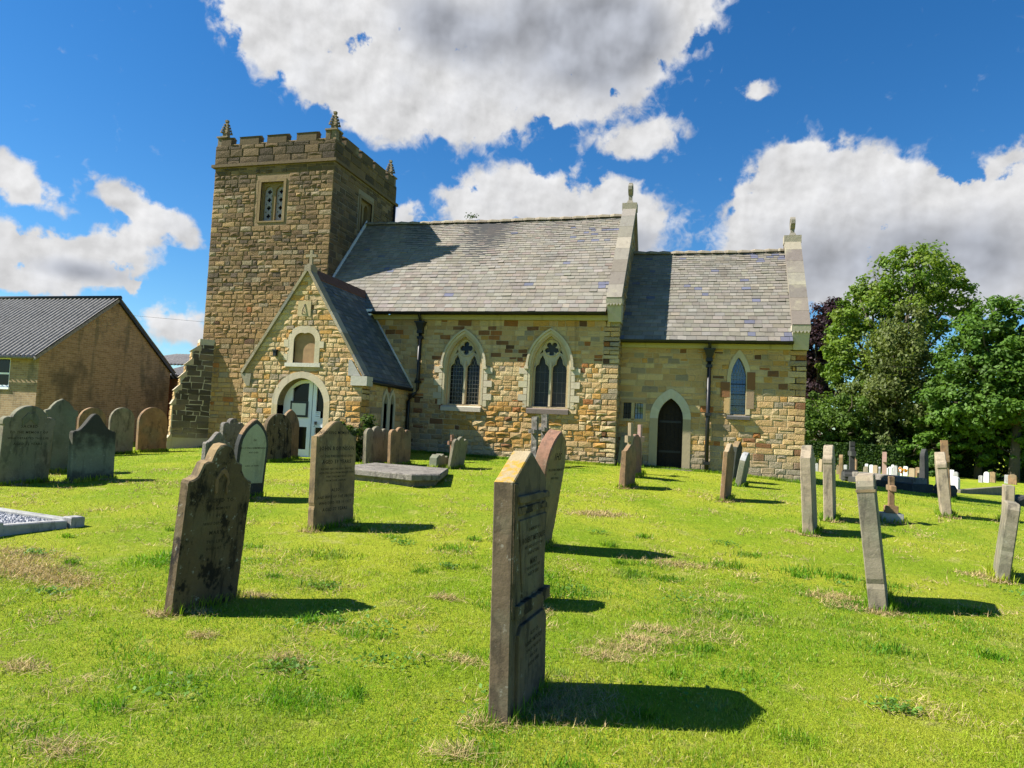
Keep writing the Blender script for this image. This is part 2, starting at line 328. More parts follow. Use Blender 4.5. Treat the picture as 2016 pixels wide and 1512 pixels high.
def trefoil(x0, x1, zb, zs, za):   # light with a cusped head
    w = x1-x0; mid = (x0+x1)/2; rise = za-zs; pts = [(x0, zb), (x0, zs)]
    L = []
    for i in range(6): a = math.pi - i*math.pi*.42/5; L.append((x0+w*.30+w*.30*math.cos(a), zs+rise*.08+w*.30*math.sin(a)))
    L.append((x0+w*.24, zs+rise*.42))
    for i in range(5): t = i/4; L.append((x0+w*.24+(w*.26)*(t**1.35)*1.0, zs+rise*.42+rise*.58*(t**.72)))
    pts += L; pts += [(2*mid-x, z) for x, z in reversed(L[:-1])]; pts += [(x1, zs), (x1, zb)]
    return pts
def foil(cx, cz, r, n, rot=0, k=26):
    out = []
    for i in range(n*8):
        a = 2*math.pi*i/(n*8)+rot; q = abs(math.cos(n*(a-rot)/2)); out.append((cx+r*(.52+.48*q**.6)*math.cos(a), cz+r*(.52+.48*q**.6)*math.sin(a)))
    return out
def ring(mb, fr, outer, inner, d0, d1, mat, colf, inner_d=None, inmat=None, incol=None):
    n = len(outer)
    for i in range(n-1):
        c = colf(i)
        mb.face([fr(*outer[i], d1), fr(*outer[i+1], d1), fr(*inner[i+1], d1), fr(*inner[i], d1)], mat, c)
        mb.face([fr(*outer[i], d0), fr(*outer[i+1], d0), fr(*outer[i+1], d1), fr(*outer[i], d1)], mat, c)
        mb.face([fr(*inner[i], inner_d if inner_d is not None else d0), fr(*inner[i+1], inner_d if inner_d is not None else d0), fr(*inner[i+1], d1), fr(*inner[i], d1)], inmat or mat, incol or c)
def splay(mb, fr, outer, inner, da, db, mat, colf):
    for i in range(len(outer)-1): mb.face([fr(*outer[i], da), fr(*outer[i+1], da), fr(*inner[i+1], db), fr(*inner[i], db)], mat, colf(i))
def vary(c, a=.08, r=random):
    k = 1 + r.uniform(-a, a); return (c[0]*k*(1+r.uniform(-.03, .03)), c[1]*k, c[2]*k*(1+r.uniform(-.05, .05)))

# coursed rubble: every stone its own bevelled block, laid course by course in one wall mesh
def masonry(mb, fr, z0, z1, left, right, colf, holes=(), ch=(.11, .2), ln=(.16, .46), mat=None, rough=.012, prot=(.008, .026), quoin=(False, False), seed=1, split=.15, jit=.009):
    rd = random.Random(seed); z = z0; course = 0
    while z < z1 - .03:
        h = min(rd.uniform(*ch), z1-z)
        if z1-(z+h) < .06: h = z1-z
        la, lb = left(z), left(z+h); ra, rb = right(z), right(z+h)
        segs = [(max(la, lb) if False else None, None)]
        cuts = sorted([c for c in (hf(z, z+h) for hf in holes) if c])
        ivals = []; a = ('L',)
        for c0, c1 in cuts: ivals.append((a, ('C', c0))); a = ('C', c1)
        ivals.append((a, ('R',)))
        for A, B in ivals:
            xa = min(la, lb) if A[0] == 'L' else A[1]; xb = max(ra, rb) if B[0] == 'R' else B[1]
            if xb-xa < .03: continue
            xs = [xa]; first = True
            while xs[-1] < xb-.02:
                l = rd.uniform(*ln)*(1.25 if h > .16 else 1)
                if first and A[0] == 'L' and quoin[0]: l = .46 if course % 2 else .27
                first = False
                xs.append(xs[-1]+l)
            if len(xs) > 2 and xb - xs[-2] < .09: xs.pop()
            xs[-1] = xb
            if B[0] == 'R' and quoin[1] and len(xs) > 3:
                q = .46 if course % 2 else .27
                xs = [x for x in xs if x < xb-q-.08] + [xb-q, xb]
            for i in range(len(xs)-1):
                u0, u1 = xs[i], xs[i+1]; isq = (i == 0 and A[0] == 'L' and quoin[0]) or (i == len(xs)-2 and B[0] == 'R' and quoin[1])
                g = rd.uniform(.004, .011); j = lambda s=.006: rd.uniform(-s, s)
                L0 = max(u0, la) if A[0] == 'L' else u0; L1 = max(u0, lb) if A[0] == 'L' else u0
                R0 = min(u1, ra) if B[0] == 'R' else u1; R1 = min(u1, rb) if B[0] == 'R' else u1
                if R0-L0 < .02 and R1-L1 < .02: continue
                if R1 < L1: R1 = L1 = (R1+L1)/2
                if R0 < L0: R0 = L0 = (R0+L0)/2
                zz = [(z, z+h)]
                if not isq and h > .13 and u1-u0 > .2 and abs(L0-L1)+abs(R0-R1) < .01 and rd.random() < split: q_ = z+h*rd.uniform(.4, .6); zz = [(z, q_), (q_, z+h)]
                for (za_, zb_) in zz:
                  one(L0, R0, R1, L1, za_, zb_, g, j, rd, prot, isq, rough, colf, fr, mb, mat, jit)
        z += h; course += 1
def one(L0, R0, R1, L1, z, z1_, g, j, rd, prot, isq, rough, colf, fr, mb, mat, jit):
                h = z1_-z; J = lambda: rd.uniform(-jit, jit)
                q4 = [(L0+g+J(), z+g+J()), (R0-g+J(), z+g+J()), (R1-g+J(), z+h-g+J()), (L1+g+J(), z+h-g+J())]
                cx = sum(p[0] for p in q4)/4; cz = sum(p[1] for p in q4)/4; pr = rd.uniform(*prot)*(.8 if isq else 1)
                if rd.random() < .05: pr *= .3
                bw = min(.014, .2*h)
                inn = []
                for (u, w) in q4:
                    du, dw = cx-u, cz-w; lnn = math.hypot(du, dw)+1e-6; inn.append((u+du/lnn*bw*1.4, w+dw/lnn*bw*1.4))
                pf = [pr+rd.uniform(-rough, rough)*.6 for _ in range(4)]
                col = colf(cx, cz, rd, isq)
                V = [fr(u, w, .001) for u, w in q4] + [fr(inn[k][0], inn[k][1], max(.003, pf[k])) for k in range(4)]
                mid = fr(cx+j(.03), cz+j(.02), pr+abs(rd.gauss(0, rough)))
                V.append(mid)
                F = [(0, 1, 5, 4), (1, 2, 6, 5), (2, 3, 7, 6), (3, 0, 4, 7), (4, 5, 8), (5, 6, 8), (6, 7, 8), (7, 4, 8)]
                mb.mesh(V, F, mat, col)
def hole_arch(x0, x1, zb, zs, za, pad=.04):
    def f(z0, z1):
        if z1 < zb-pad or z0 > za+pad*.5: return None
        zz = max(z0, zb)
        if zz <= zs: return (x0-pad, x1+pad)
        t = (zz-zs)/(za-zs); w = (x1-x0)/2*math.sqrt(max(0, 1-t**1.6)); m = (x0+x1)/2
        return (m-w-pad, m+w+pad)
    return f
def pick(rd, table):
    t = rd.random()*sum(w for w, _ in table)
    for w, c in table:
        t -= w
        if t <= 0: break
    return vary(c, .13, rd)
BUFF, CREAM, GOLD, ORNG, BROWN, DKBR, GREYS, TAN = (.47, .315, .145), (.52, .39, .205), (.46, .26, .075), (.30, .125, .04), (.21, .10, .045), (.11, .06, .035), (.31, .25, .165), (.35, .23, .11)
def col_nave(u, z, rd, q):
    if q: return pick(rd, [(3, BUFF), (2, GREYS), (2, CREAM)])
    if z > 2.35: return pick(rd, [(6, BUFF), (6, CREAM), (.9, ORNG), (1.2, BROWN), (.4, DKBR), (1, GREYS), (1, GOLD)])
    if u < -5.0: return pick(rd, [(5, TAN), (1.2, BROWN), (1, DKBR), (3, BUFF), (1.5, GREYS)])
    return pick(rd, [(6, GOLD), (5, BUFF), (2, CREAM), (.25, ORNG), (.2, BROWN)])
def col_chan(u, z, rd, q):
    if z < 1.2: return pick(rd, [(4, GREYS), (3, BUFF), (1.5, TAN), (.8, BROWN), (.5, DKBR)])
    return pick(rd, [(7, BUFF), (3.5, CREAM), (1.5, GREYS), (.35, BROWN), (.2, ORNG), (.25, DKBR), (1.5, GOLD)])
def col_porch(u, z, rd, q): return pick(rd, [(5, BUFF), (5, CREAM), (1, GREYS), (1.8, GOLD), (.25, ORNG), (.2, BROWN)])
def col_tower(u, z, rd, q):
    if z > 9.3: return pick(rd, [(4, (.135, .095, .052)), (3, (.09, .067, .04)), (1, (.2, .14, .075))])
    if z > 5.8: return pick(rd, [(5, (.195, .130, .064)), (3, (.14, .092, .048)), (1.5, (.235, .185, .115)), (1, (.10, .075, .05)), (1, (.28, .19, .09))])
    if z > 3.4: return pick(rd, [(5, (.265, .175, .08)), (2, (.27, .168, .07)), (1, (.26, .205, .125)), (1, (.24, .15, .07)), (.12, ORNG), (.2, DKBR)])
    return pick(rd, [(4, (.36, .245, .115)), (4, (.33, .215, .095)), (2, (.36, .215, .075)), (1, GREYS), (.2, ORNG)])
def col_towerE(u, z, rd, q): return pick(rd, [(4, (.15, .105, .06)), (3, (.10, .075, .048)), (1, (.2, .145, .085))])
MORT = (.45, .345, .195); MORT_T = (.22, .16, .092)

# slates: every slate a thin tilted quad-box, course over course in one roof mesh
def slates(mb, O, U, V, lu, lv, colf, gauge=(.185, .095), w=(.17, .28), th=.008, seed=3, uclip=None):
    rd = random.Random(seed); U = Vector(U).normalized(); V = Vector(V).normalized(); Nn = U.cross(V).normalized(); O = Vector(O)
    mb.face([O-Nn*.01, O+U*lu-Nn*.01, O+U*lu+V*lv-Nn*.01, O+V*lv-Nn*.01], M_SLATE, (.05, .05, .05))
    v = 0; row = 0
    while v < lv-.02:
        g = gauge[0]+(gauge[1]-gauge[0])*v/lv; top = min(v+g*1.25, lv); u = -rd.uniform(0, w[0]) if row % 2 else -rd.uniform(.0, .12)
        while u < lu:
            ww = rd.uniform(*w)*(1.15-.3*v/lv); a = max(u+.003, 0); b = min(u+ww-.003, lu)
            if b-a > .02:
                c = colf((a+b)/2, v, rd); t0 = th*rd.uniform(1.8, 3.0)+(.012 if rd.random() < .03 else 0); t1 = .001; sk = rd.uniform(-.006, .006)
                p = lambda uu, vv, d_: O+U*uu+V*vv+Nn*d_
                mb.mesh([p(a, v+sk, t0), p(b, v-sk, t0*rd.uniform(.8, 1.1)), p(b, top, t1), p(a, top, t1), p(a, v+sk, -.005), p(b, v-sk, -.005)], [(0, 1, 2, 3), (4, 5, 1, 0)], M_SLATE, c)
            u += ww
        v += g; row += 1
def slate_light(u, v, rd):
    if rd.random() < (.22 if (u > 8.0 and (abs(v-.9) < .35 or abs(v-3.9) < .5)) else .006): return vary((.12, .125, .17), .1, rd)
    return vary(pick(rd, [(5, (.205, .188, .156)), (3, (.225, .207, .172)), (2, (.185, .168, .14)), (1, (.20, .168, .142))]), .03, rd)
def slate_mid(u, v, rd):
    if rd.random() < (.3 if u > 3.4 and (v < .35 or v > 3.5) else .03): return vary((.115, .12, .165), .1, rd)
    return vary(pick(rd, [(5, (.185, .17, .142)), (3, (.165, .151, .126)), (2, (.205, .189, .156))]), .03, rd)
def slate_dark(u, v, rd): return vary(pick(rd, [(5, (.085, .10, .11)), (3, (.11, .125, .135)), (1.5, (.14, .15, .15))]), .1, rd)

# ------------------------------------------------------------------ terrain
CT = np.array([(0,0,.7),(-3,0,.67),(-5.5,0,.74),(.16,.55,.62),(1.8,.55,.64),(5,.55,.49),(-6.2,-3,.60),(-7.9,-3,.53),(-10,-3,.52),(-13.8,.45,.46),(-15.2,-.4,.34),
(2.4,-20,0),(2.4,-25,-.05),(-9,-20,-.02),(13,-20,-.12),(-1,-14.9,.06),(.5,-11.3,.22),(4,-13,.1),(-4,-8,.38),(3,-6,.42),(8,-10,.12),(8,-4,.28),(9.5,1,.18),(14,6,-.2),(20,14,-.6),(30,28,-.95),(40,45,-1.2),(5,20,.2),(14,28,-.6),
(-20,2,.28),(-26,6,.25),(-20,-8,.1),(-12,-8,.28),(-14,20,.4),(-40,0,.2),(-40,40,.3),(60,0,-1.4),(60,60,-1.4),(0,60,-.8),(25,-20,-.6),(-35,-25,-.1),(20,-2,-.3)], float)
def _k(r2_): return r2_*np.log(r2_+1e-9)*.5
def _fit():
    X = CT[:, :2]; n = len(X); K = _k(((X[:, None]-X[None])**2).sum(-1))+np.eye(n)*3.0
    Pm = np.c_[np.ones(n), X]; A = np.block([[K, Pm], [Pm.T, np.zeros((3, 3))]])
    return np.linalg.solve(A, np.r_[CT[:, 2], 0, 0, 0])
_w = _fit()
def ground(x, y):
    x = np.atleast_1d(np.asarray(x, float)); y = np.atleast_1d(np.asarray(y, float)); s = x.shape
    q = np.stack([x.ravel(), y.ravel()], 1); out = np.empty(len(q))
    for i in range(0, len(q), 50000):
        b = q[i:i+50000]; r_ = ((b[:, None]-CT[None, :, :2])**2).sum(-1); out[i:i+50000] = _k(r_)@_w[:-3]+_w[-3]+b@_w[-2:]
    far = np.clip((np.hypot(q[:, 0], q[:, 1]-10)-75)/60, 0, 1); out = out*(1-far)+(-1.2)*far
    return out.reshape(s)
def gz(x, y): return float(ground(x, y)[0])
def vnoise(x, y, sc_, seed=0, octs=3):   # value noise for turf tone
    out = np.zeros_like(x, float); amp = 1; tot = 0
    for o in range(octs):
        X = x*sc_*2**o+seed*17.3+o*5.1; Y = y*sc_*2**o+seed*9.7+o*3.3; ix = np.floor(X).astype(np.int64); iy = np.floor(Y).astype(np.int64); fx = X-ix; fy = Y-iy
        fx = fx*fx*(3-2*fx); fy = fy*fy*(3-2*fy)
        def h(a, b): return ((np.sin(a*127.1+b*311.7+seed*7.1)*43758.5453) % 1.0)
        v = (h(ix, iy)*(1-fx)+h(ix+1, iy)*fx)*(1-fy)+(h(ix, iy+1)*(1-fx)+h(ix+1, iy+1)*fx)*fy
        out += v*amp; tot += amp; amp *= .5
    return out/tot
def gsurf(X, Y):
    near = np.clip(1-np.hypot(X-1, Y+10)/26, 0, 1); return ground(X, Y)+near*((vnoise(X, Y, .55, 3, 2)-.5)*.10)
def build_ground():
    def axis(lo, hi, f0, f1, st):
        g = st*np.cumsum(1.16**np.arange(1, 60)); l = f0-g; h = f1+g
        return np.concatenate([[lo], l[l > lo*.9][::-1], np.arange(f0, f1+1e-6, st), h[h < hi*.9], [hi]])
    xs = axis(-900, 900, -16, 13, .25); ys = axis(-300, 1800, -19, 7, .25)
    X, Y = np.meshgrid(xs, ys); Z = gsurf(X, Y)
    n, m_ = X.shape; V = np.stack([X.ravel(), Y.ravel(), Z.ravel()], 1)
    idx = np.arange(n*m_).reshape(n, m_); F = np.stack([idx[:-1, :-1].ravel(), idx[:-1, 1:].ravel(), idx[1:, 1:].ravel(), idx[1:, :-1].ravel()], 1)
    me = bpy.data.meshes.new('ground'); me.from_pydata(V.tolist(), [], F.tolist()); me.materials.append(M_TURF); me.polygons.foreach_set('use_smooth', [True]*len(F)); me.update()
    o = bpy.data.objects.new('ground', me); COL.objects.link(o); o['kind'] = 'structure'; o['label'] = 'mown grass churchyard lawn rising to the church'
build_ground()
# ================================================================== CHURCH
church = thing('church', 'buff stone village church with a battlemented tower, slate roofs and a gabled porch', 'church', (-4, 0, .6))
AC = (.50, .435, .30); AC2 = (.50, .41, .24)
def ashcol(i, k=2): random.seed(i//k*31+5); return vary(AC, .10)
NX0, NX1, CX1, TX0 = -9.601, 0.0, 5.005, -14.191
TY0, TY1, CY0 = .449, 5.177, .548
NYR, NZR, NZE = 2.873, 8.66, 4.978; SN = (NZR-NZE)/(NYR+.313)
CYR, CZR, CZE = 2.92, 7.422, 4.28; SC = (CZR-CZE)/(CYR-CY0+.313)
PX0, PX1, PY = -9.94, -6.33, -3.025; PXM = -8.135; PZA, PZE = 5.62, 2.80
const = lambda v: (lambda z: v)

# ---- nave wall
def win_holes(ws): return [arch_poly(*w) for w in ws]
W1 = (-5.11, -4.08, 2.22, 3.38, 4.27); W2 = (-2.47, -1.46, 2.24, 3.42, 4.31)
fS = Fr((0, 0, 0), (1, 0, 0), (0, -1, 0))
mb = MB()
plate(mb, fS, [(NX0, .1), (NX1, .1), (NX1, 4.9), (NX0, 4.9)], win_holes([W1, W2]), -.55, 0, M_MORTAR, MORT, outer=False)
masonry(mb, fS, .3, 2.36, const(-8.9), const(0.02), col_nave, [hole_arch(*W1, pad=.09), hole_arch(*W2, pad=.09)], mat=M_STONE, quoin=(False, True), seed=5, ch=(.11, .19), ln=(.14, .38), rough=.018, prot=(.010, .03))
masonry(mb, fS, 2.36, 4.76, const(-8.9), const(0.02), col_nave, [hole_arch(*W1, pad=.09), hole_arch(*W2, pad=.09)], mat=M_STONE, quoin=(False, True), seed=6, ch=(.115, .165), ln=(.15, .40), rough=.006, prot=(.006, .017))
# east gable wall of the nave
yN = 2*NYR
gab = [(0, .1), (yN, .1), (yN, 5.2), (NYR, 4.9+SN*NYR+.25), (0, 5.2)]
fE = Fr((0, 0, 0), (0, 1, 0), (1, 0, 0))
plate(mb, fE, gab, [], -.42, -.001, M_MORTAR, MORT_T, back=True)
masonry(mb, fE, .3, 8.6, lambda z: max(0, (z-4.95)/SN+.02), lambda z: min(yN, yN-(z-4.95)/SN), lambda u, z, rd, q: pick(rd, [(4, TAN), (3, (.24, .2, .13)), (2, GREYS)]), mat=M_STONE, quoin=(True, False), seed=8)
mb.box(NX0, yN-.5, .1, NX1-.43, yN, 4.9, M_MORTAR, MORT)
mb.build('nave_wall', church)
# ---- chancel wall
D1 = (1.12, 1.81, .5, 2.06, 2.64); L1 = (3.07, 3.47, 2.25, 3.26, 3.84)
LW1 = [(.13, 2.02), (.36, 2.02), (.36, 2.48), (.13, 2.48)]; LW2 = [(.45, 2.03), (.69, 2.03), (.69, 2.47), (.45, 2.47)]
fC = Fr((0, CY0, 0), (1, 0, 0), (0, -1, 0)); mb = MB()
plate(mb, fC, [(0.002, .1), (CX1, .1), (CX1, 4.2), (0.002, 4.2)], [arch_poly(*D1), arch_poly(*L1), LW1, LW2], -.5, 0, M_MORTAR, MORT, outer=False)
rect_hole = lambda a, b, c, d_: (lambda z0, z1: (a, b) if z1 > c and z0 < d_ else None)
masonry(mb, fC, .25, 4.06, const(.0), const(CX1+.015), col_chan, [hole_arch(*D1, pad=.12), hole_arch(*L1, pad=.09), rect_hole(.07, .75, 1.97, 2.54)], mat=M_STONE, quoin=(False, True), seed=12, ch=(.12, .19), ln=(.15, .42), rough=.008, prot=(.006, .016))
yC1 = 2*CYR-CY0
fCE = Fr((CX1, 0, 0), (0, 1, 0), (1, 0, 0))
plate(mb, fCE, [(CY0, .1), (yC1, .1), (yC1, 4.5), (CYR, 4.2+SC*(CYR-CY0)+.3), (CY0, 4.5)], [], -.4, 0, M_MORTAR, MORT, back=True)
masonry(mb, fCE, .1, 7.2, lambda z: max(CY0, CY0+(z-4.2)/SC), lambda z: min(yC1, yC1-(z-4.2)/SC), col_chan, mat=M_STONE, quoin=(True, False), seed=13)
mb.box(.002, yC1-.5, .1, CX1-.41, yC1, 4.2, M_MORTAR, MORT)
mb.build('chancel_wall', church)

# ---- stone bands under the eaves
mb = MB(); YB = (.42, .37, .20)
mb.box(-7.75, -.10, 4.76, -.02, .02, 4.9, M_ASHLAR, YB); o = mb.build('eaves_band', church)
mb = MB(); mb.box(.03, CY0-.09, 4.07, CX1-.05, CY0+.02, 4.20, M_ASHLAR, YB); mb.build('eaves_band', church)

# ---- roofs
vN = Vector((0, 1, SN)).normalized(); lN = math.hypot(NYR+.313, NZR-NZE)
mb = MB(); slates(mb, (NX0, -.34, NZE-.02), (1, 0, 0), vN, -NX0-.36, lN+.02, slate_light, seed=21)
mb.face([(NX0, NYR, NZR), (-.36, NYR, NZR), (-.36, 2*NYR+.3, NZE), (NX0, 2*NYR+.3, NZE)], M_SLATE, (.2, .2, .2))
def sag(mb, xa, xb, y0, yr, amt):
    mb.v = [(x, y, z-amt*math.sin(math.pi*min(1, max(0, (x-xa)/(xb-xa))))*min(1, max(0, (y-y0)/(yr-y0)))*(.8+.2*math.sin(x*2.3))) for x, y, z in mb.v]
sag(mb, NX0, 0, -.4, NYR, .055); nroof = mb.build('nave_roof', church)
mb = MB(); x = NX0
while x < -.40:
    l = min(.42, -.38-x)
    if l > .05:
        for k in range(5):
            a0, a1 = math.pi*k/5, math.pi*(k+1)/5
            e0, e1 = .15, .10
            for (xa, xb, ra, rb) in ((x, x+l*.35, .10, .125), (x+l*.35, x+l-.01, .125, .10)):
                mb.face([(xa, NYR-ra*math.cos(a0)*1.2, NZR-.03+ra*math.sin(a0)), (xb, NYR-rb*math.cos(a0)*1.2, NZR-.03+rb*math.sin(a0)), (xb, NYR-rb*math.cos(a1)*1.2, NZR-.03+rb*math.sin(a1)), (xa, NYR-ra*math.cos(a1)*1.2, NZR-.03+ra*math.sin(a1))], M_RIDGE, vary((.24, .205, .15), .2))
    x += l
    if l < .1: break
sag(mb, NX0, 0, -.4, NYR, .055); mb.build('ridge_tiles', nroof)
mb = MB(); rd0 = random.Random(4)
for _ in range(60):
    a = rd0.uniform(0, 6.28); cx, cz = -5.55+rd0.gauss(0, .09), NZR+.08+abs(rd0.gauss(0, .07)); s = .05
    mb.face([(cx, NYR-.1, cz), (cx+s*math.cos(a), NYR-.1+rd0.uniform(-.05, .05), cz+s*math.sin(a)), (cx+s*math.cos(a+.9), NYR-.1, cz+s*math.sin(a+.9))], M_LEAF, (.05, .09, .02))
tag(mb.build('weed', None, (-5.55, NYR-.1, NZR+.07)), 'small green weed sprouting from the nave ridge tiles', 'weed')
vC = Vector((0, 1, SC)).normalized(); lC = math.hypot(CYR-CY0+.313, CZR-CZE)
mb = MB(); slates(mb, (.01, CY0-.335, CZE-.02), (1, 0, 0), vC, CX1-.39, lC+.02, slate_mid, seed=22)
mb.face([(.01, CYR, CZR), (CX1-.4, CYR, CZR), (CX1-.4, yC1+.3, CZE), (.01, yC1+.3, CZE)], M_SLATE, (.2, .2, .2))
sag(mb, 0, CX1, CY0-.4, CYR, .035); croof = mb.build('chancel_roof', church)
mb = MB(); x = .02
while x < CX1-.42:
    l = min(.40, CX1-.4-x)
    for k in range(5):
        a0, a1 = math.pi*k/5, math.pi*(k+1)/5
        for (xa, xb, ra, rb) in ((x, x+l*.35, .09, .115), (x+l*.35, x+l-.01, .115, .09)):
            mb.face([(xa, CYR-ra*math.cos(a0)*1.2, CZR-.03+ra*math.sin(a0)), (xb, CYR-rb*math.cos(a0)*1.2, CZR-.03+rb*math.sin(a0)), (xb, CYR-rb*math.cos(a1)*1.2, CZR-.03+rb*math.sin(a1)), (xa, CYR-ra*math.cos(a1)*1.2, CZR-.03+ra*math.sin(a1))], M_RIDGE, vary((.24, .205, .15), .2))
    x += l
    if l < .1: break
sag(mb, 0, CX1, CY0-.4, CYR, .035); mb.build('ridge_tiles', croof)
# copings of the two east gables
def coping(x0, x1, ya, yr, za, zr, nseg, name, kname):
    mb = MB(); d = Vector((0, yr-ya, zr-za)); L = d.length; d.normalize(); nn = Vector((0, -d.z, d.y)); rdc = random.Random(hash(name) % 7+nseg)
    for side in (1, -1):
        for i in range(nseg):
            a, b = L*i/nseg+.004, L*(i+1)/nseg-.004; c = vary(pick(rdc, [(3, (.215, .195, .16)), (2, (.165, .14, .12)), (1, (.25, .23, .185))]), .08)
            pts = []
            for (s_, t_) in ((a, -.10), (b, -.10), (b, .07), (a, .07)):
                p = Vector((0, ya, za))+d*s_+nn*t_; pts.append(p)
            ring_ = [Vector((xx, (p.y if side == 1 else 2*yr-p.y), p.z)) for xx in (x0, x1) for p in pts]
            mb.hexa(ring_, M_RIDGE, c)
    mb.box(x0-.02, yr-.17, zr-.12, x1+.02, yr+.17, zr+.12, M_RIDGE, (.29, .26, .2))
    o = mb.build(name, church)
    mb = MB()  # kneeler with a toothed lower edge
    mb.hexa([(x0-.01, ya-.02, za-.12), (x1+.01, ya-.02, za-.12), (x1+.01, ya+.35, za-.12), (x0-.01, ya+.35, za-.12), (x0-.01, ya-.04, za+.03), (x1+.01, ya-.04, za+.03), (x1+.01, ya+.35, za+.03), (x0-.01, ya+.35, za+.03)], M_ASHLAR, (.40, .36, .28))
    for k in range(5):
        xa = x0+(x1-x0)*k/5; xb = x0+(x1-x0)*(k+1)/5
        mb.mesh([(xa, ya-.03, za-.12), (xb, ya-.03, za-.12), ((xa+xb)/2, ya-.03, za-.19), (xa, ya+.1, za-.12), (xb, ya+.1, za-.12), ((xa+xb)/2, ya+.1, za-.19)], [(0, 1, 2), (0, 2, 5, 3), (1, 4, 5, 2)], M_ASHLAR, (.38, .34, .27))
    mb.hexa([(x0+.06, ya+.14, za-.62), (x1-.02, ya+.14, za-.62), (x1-.02, ya+.5, za-.62), (x0+.06, ya+.5, za-.62), (x0+.01, ya+.0, za-.12), (x1-.01, ya+.0, za-.12), (x1-.01, ya+.5, za-.12), (x0+.01, ya+.5, za-.12)], M_ASHLAR, (.40, .37, .29))
    mb.build(kname, o); return o
cpN = coping(-.36, .07, -.27, NYR, 5.33, 8.93, 8, 'gable_coping', 'kneeler')
cpC = coping(CX1-.40, CX1+.06, CY0-.26, CYR, 4.68, 7.74, 7, 'gable_coping', 'kneeler')
def gable_cross(cx, cy, z0, h, parent):   # seen edge-on: a wheel cross whose arms lie north-south
    mb = MB(); t = .055; c = (.22, .2, .16)
    mb.hexa([(cx-.13, cy-.13, z0), (cx+.13, cy-.13, z0), (cx+.13, cy+.13, z0), (cx-.13, cy+.13, z0), (cx-.07, cy-.07, z0+.14), (cx+.07, cy-.07, z0+.14), (cx+.07, cy+.07, z0+.14), (cx-.07, cy+.07, z0+.14)], M_RIDGE, c)
    mb.box(cx-t, cy-.06, z0+.1, cx+t, cy+.06, z0+h, M_RIDGE, c); mb.box(cx-t*1.05, cy-.24, z0+h*.62, cx+t*1.05, cy+.24, z0+h*.62+.12, M_RIDGE, c)
    for k in range(16):
        a0, a1 = 2*math.pi*k/16, 2*math.pi*(k+1)/16; z_ = z0+h*.62+.06
        q = lambda r, a, xx: (xx, cy+r*math.cos(a), z_+r*math.sin(a))
        mb.hexa([q(.15, a0, cx-t*1.2), q(.15, a1, cx-t*1.2), q(.2, a1, cx-t*1.2), q(.2, a0, cx-t*1.2), q(.15, a0, cx+t*1.2), q(.15, a1, cx+t*1.2), q(.2, a1, cx+t*1.2), q(.2, a0, cx+t*1.2)], M_RIDGE, c)
    return mb.build('gable_cross', parent)
gable_cross(-.14, NYR, 9.02, .72, cpN); gable_cross(CX1-.17, CYR, 7.82, .62, cpC)
# gutters and downpipes
def gutter(x0, x1, y, z):
    mb = MB()
    V = []; n = 6
    for xx in (x0, x1):
        for k in range(n+1): a = math.pi+math.pi*k/n; V.append((xx, y+.06*math.cos(a), z+.065*math.sin(a)))
    mb.mesh(V, [(k, k+1, n+2+k, n+1+k) for k in range(n)], M_BLACK, (1, 1, 1), True)
    mb.box(x0, y+.055, z-.06, x1, y+.075, z+.012, M_BLACK)
    return mb.build('gutter', church)
gutter(-7.62, -.38, -.37, NZE-.035); gutter(.03, CX1-.36, CY0-.37, CZE-.03)
def downpipe(x, y, ztop, zh, zb, head=True, path=None):
    mb = MB()
    mb.tube([(x, y-.30, ztop), (x, y-.24, ztop-.10), (x, y-.1, zh+.13), (x, y-.09, zh)], .045, M_BLACK)
    if head:
        mb.hexa([(x-.075, y-.17, zh-.12), (x+.075, y-.17, zh-.12), (x+.075, y-.015, zh-.12), (x-.075, y-.015, zh-.12), (x-.14, y-.22, zh+.10), (x+.14, y-.22, zh+.10), (x+.14, y-.01, zh+.10), (x-.14, y-.01, zh+.10)], M_BLACK)
        mb.box(x-.165, y-.24, zh+.10, x+.165, y-.008, zh+.14, M_BLACK)
        mb.box(x-.09, y-.18, zh-.22, x+.09, y-.012, zh-.12, M_BLACK)
    pts = path or [(x, y-.09, zh-.1), (x, y-.09, zb)]
    mb.tube(pts, .055, M_BLACK)
    p0 = pts[0]
    for z in np.arange(zh-.35, max(zb, 2.4 if path else zb)+.3, -1.35):
        mb.box(x-.085, y-.16, z-.04, x+.085, y-.01, z+.04, M_BLACK)
    return mb.build('downpipe', church)
downpipe(-6.0, 0, 4.93, 4.55, .5, path=[(-6.0, -.09, 4.45), (-6.0, -.09, 2.62), (-6.04, -.13, 2.5), (-6.2, -.16, 2.38), (-6.24, -.16, 2.25), (-6.24, -.16, .5)])
downpipe(2.48, CY0, 4.22, 3.92, .4)

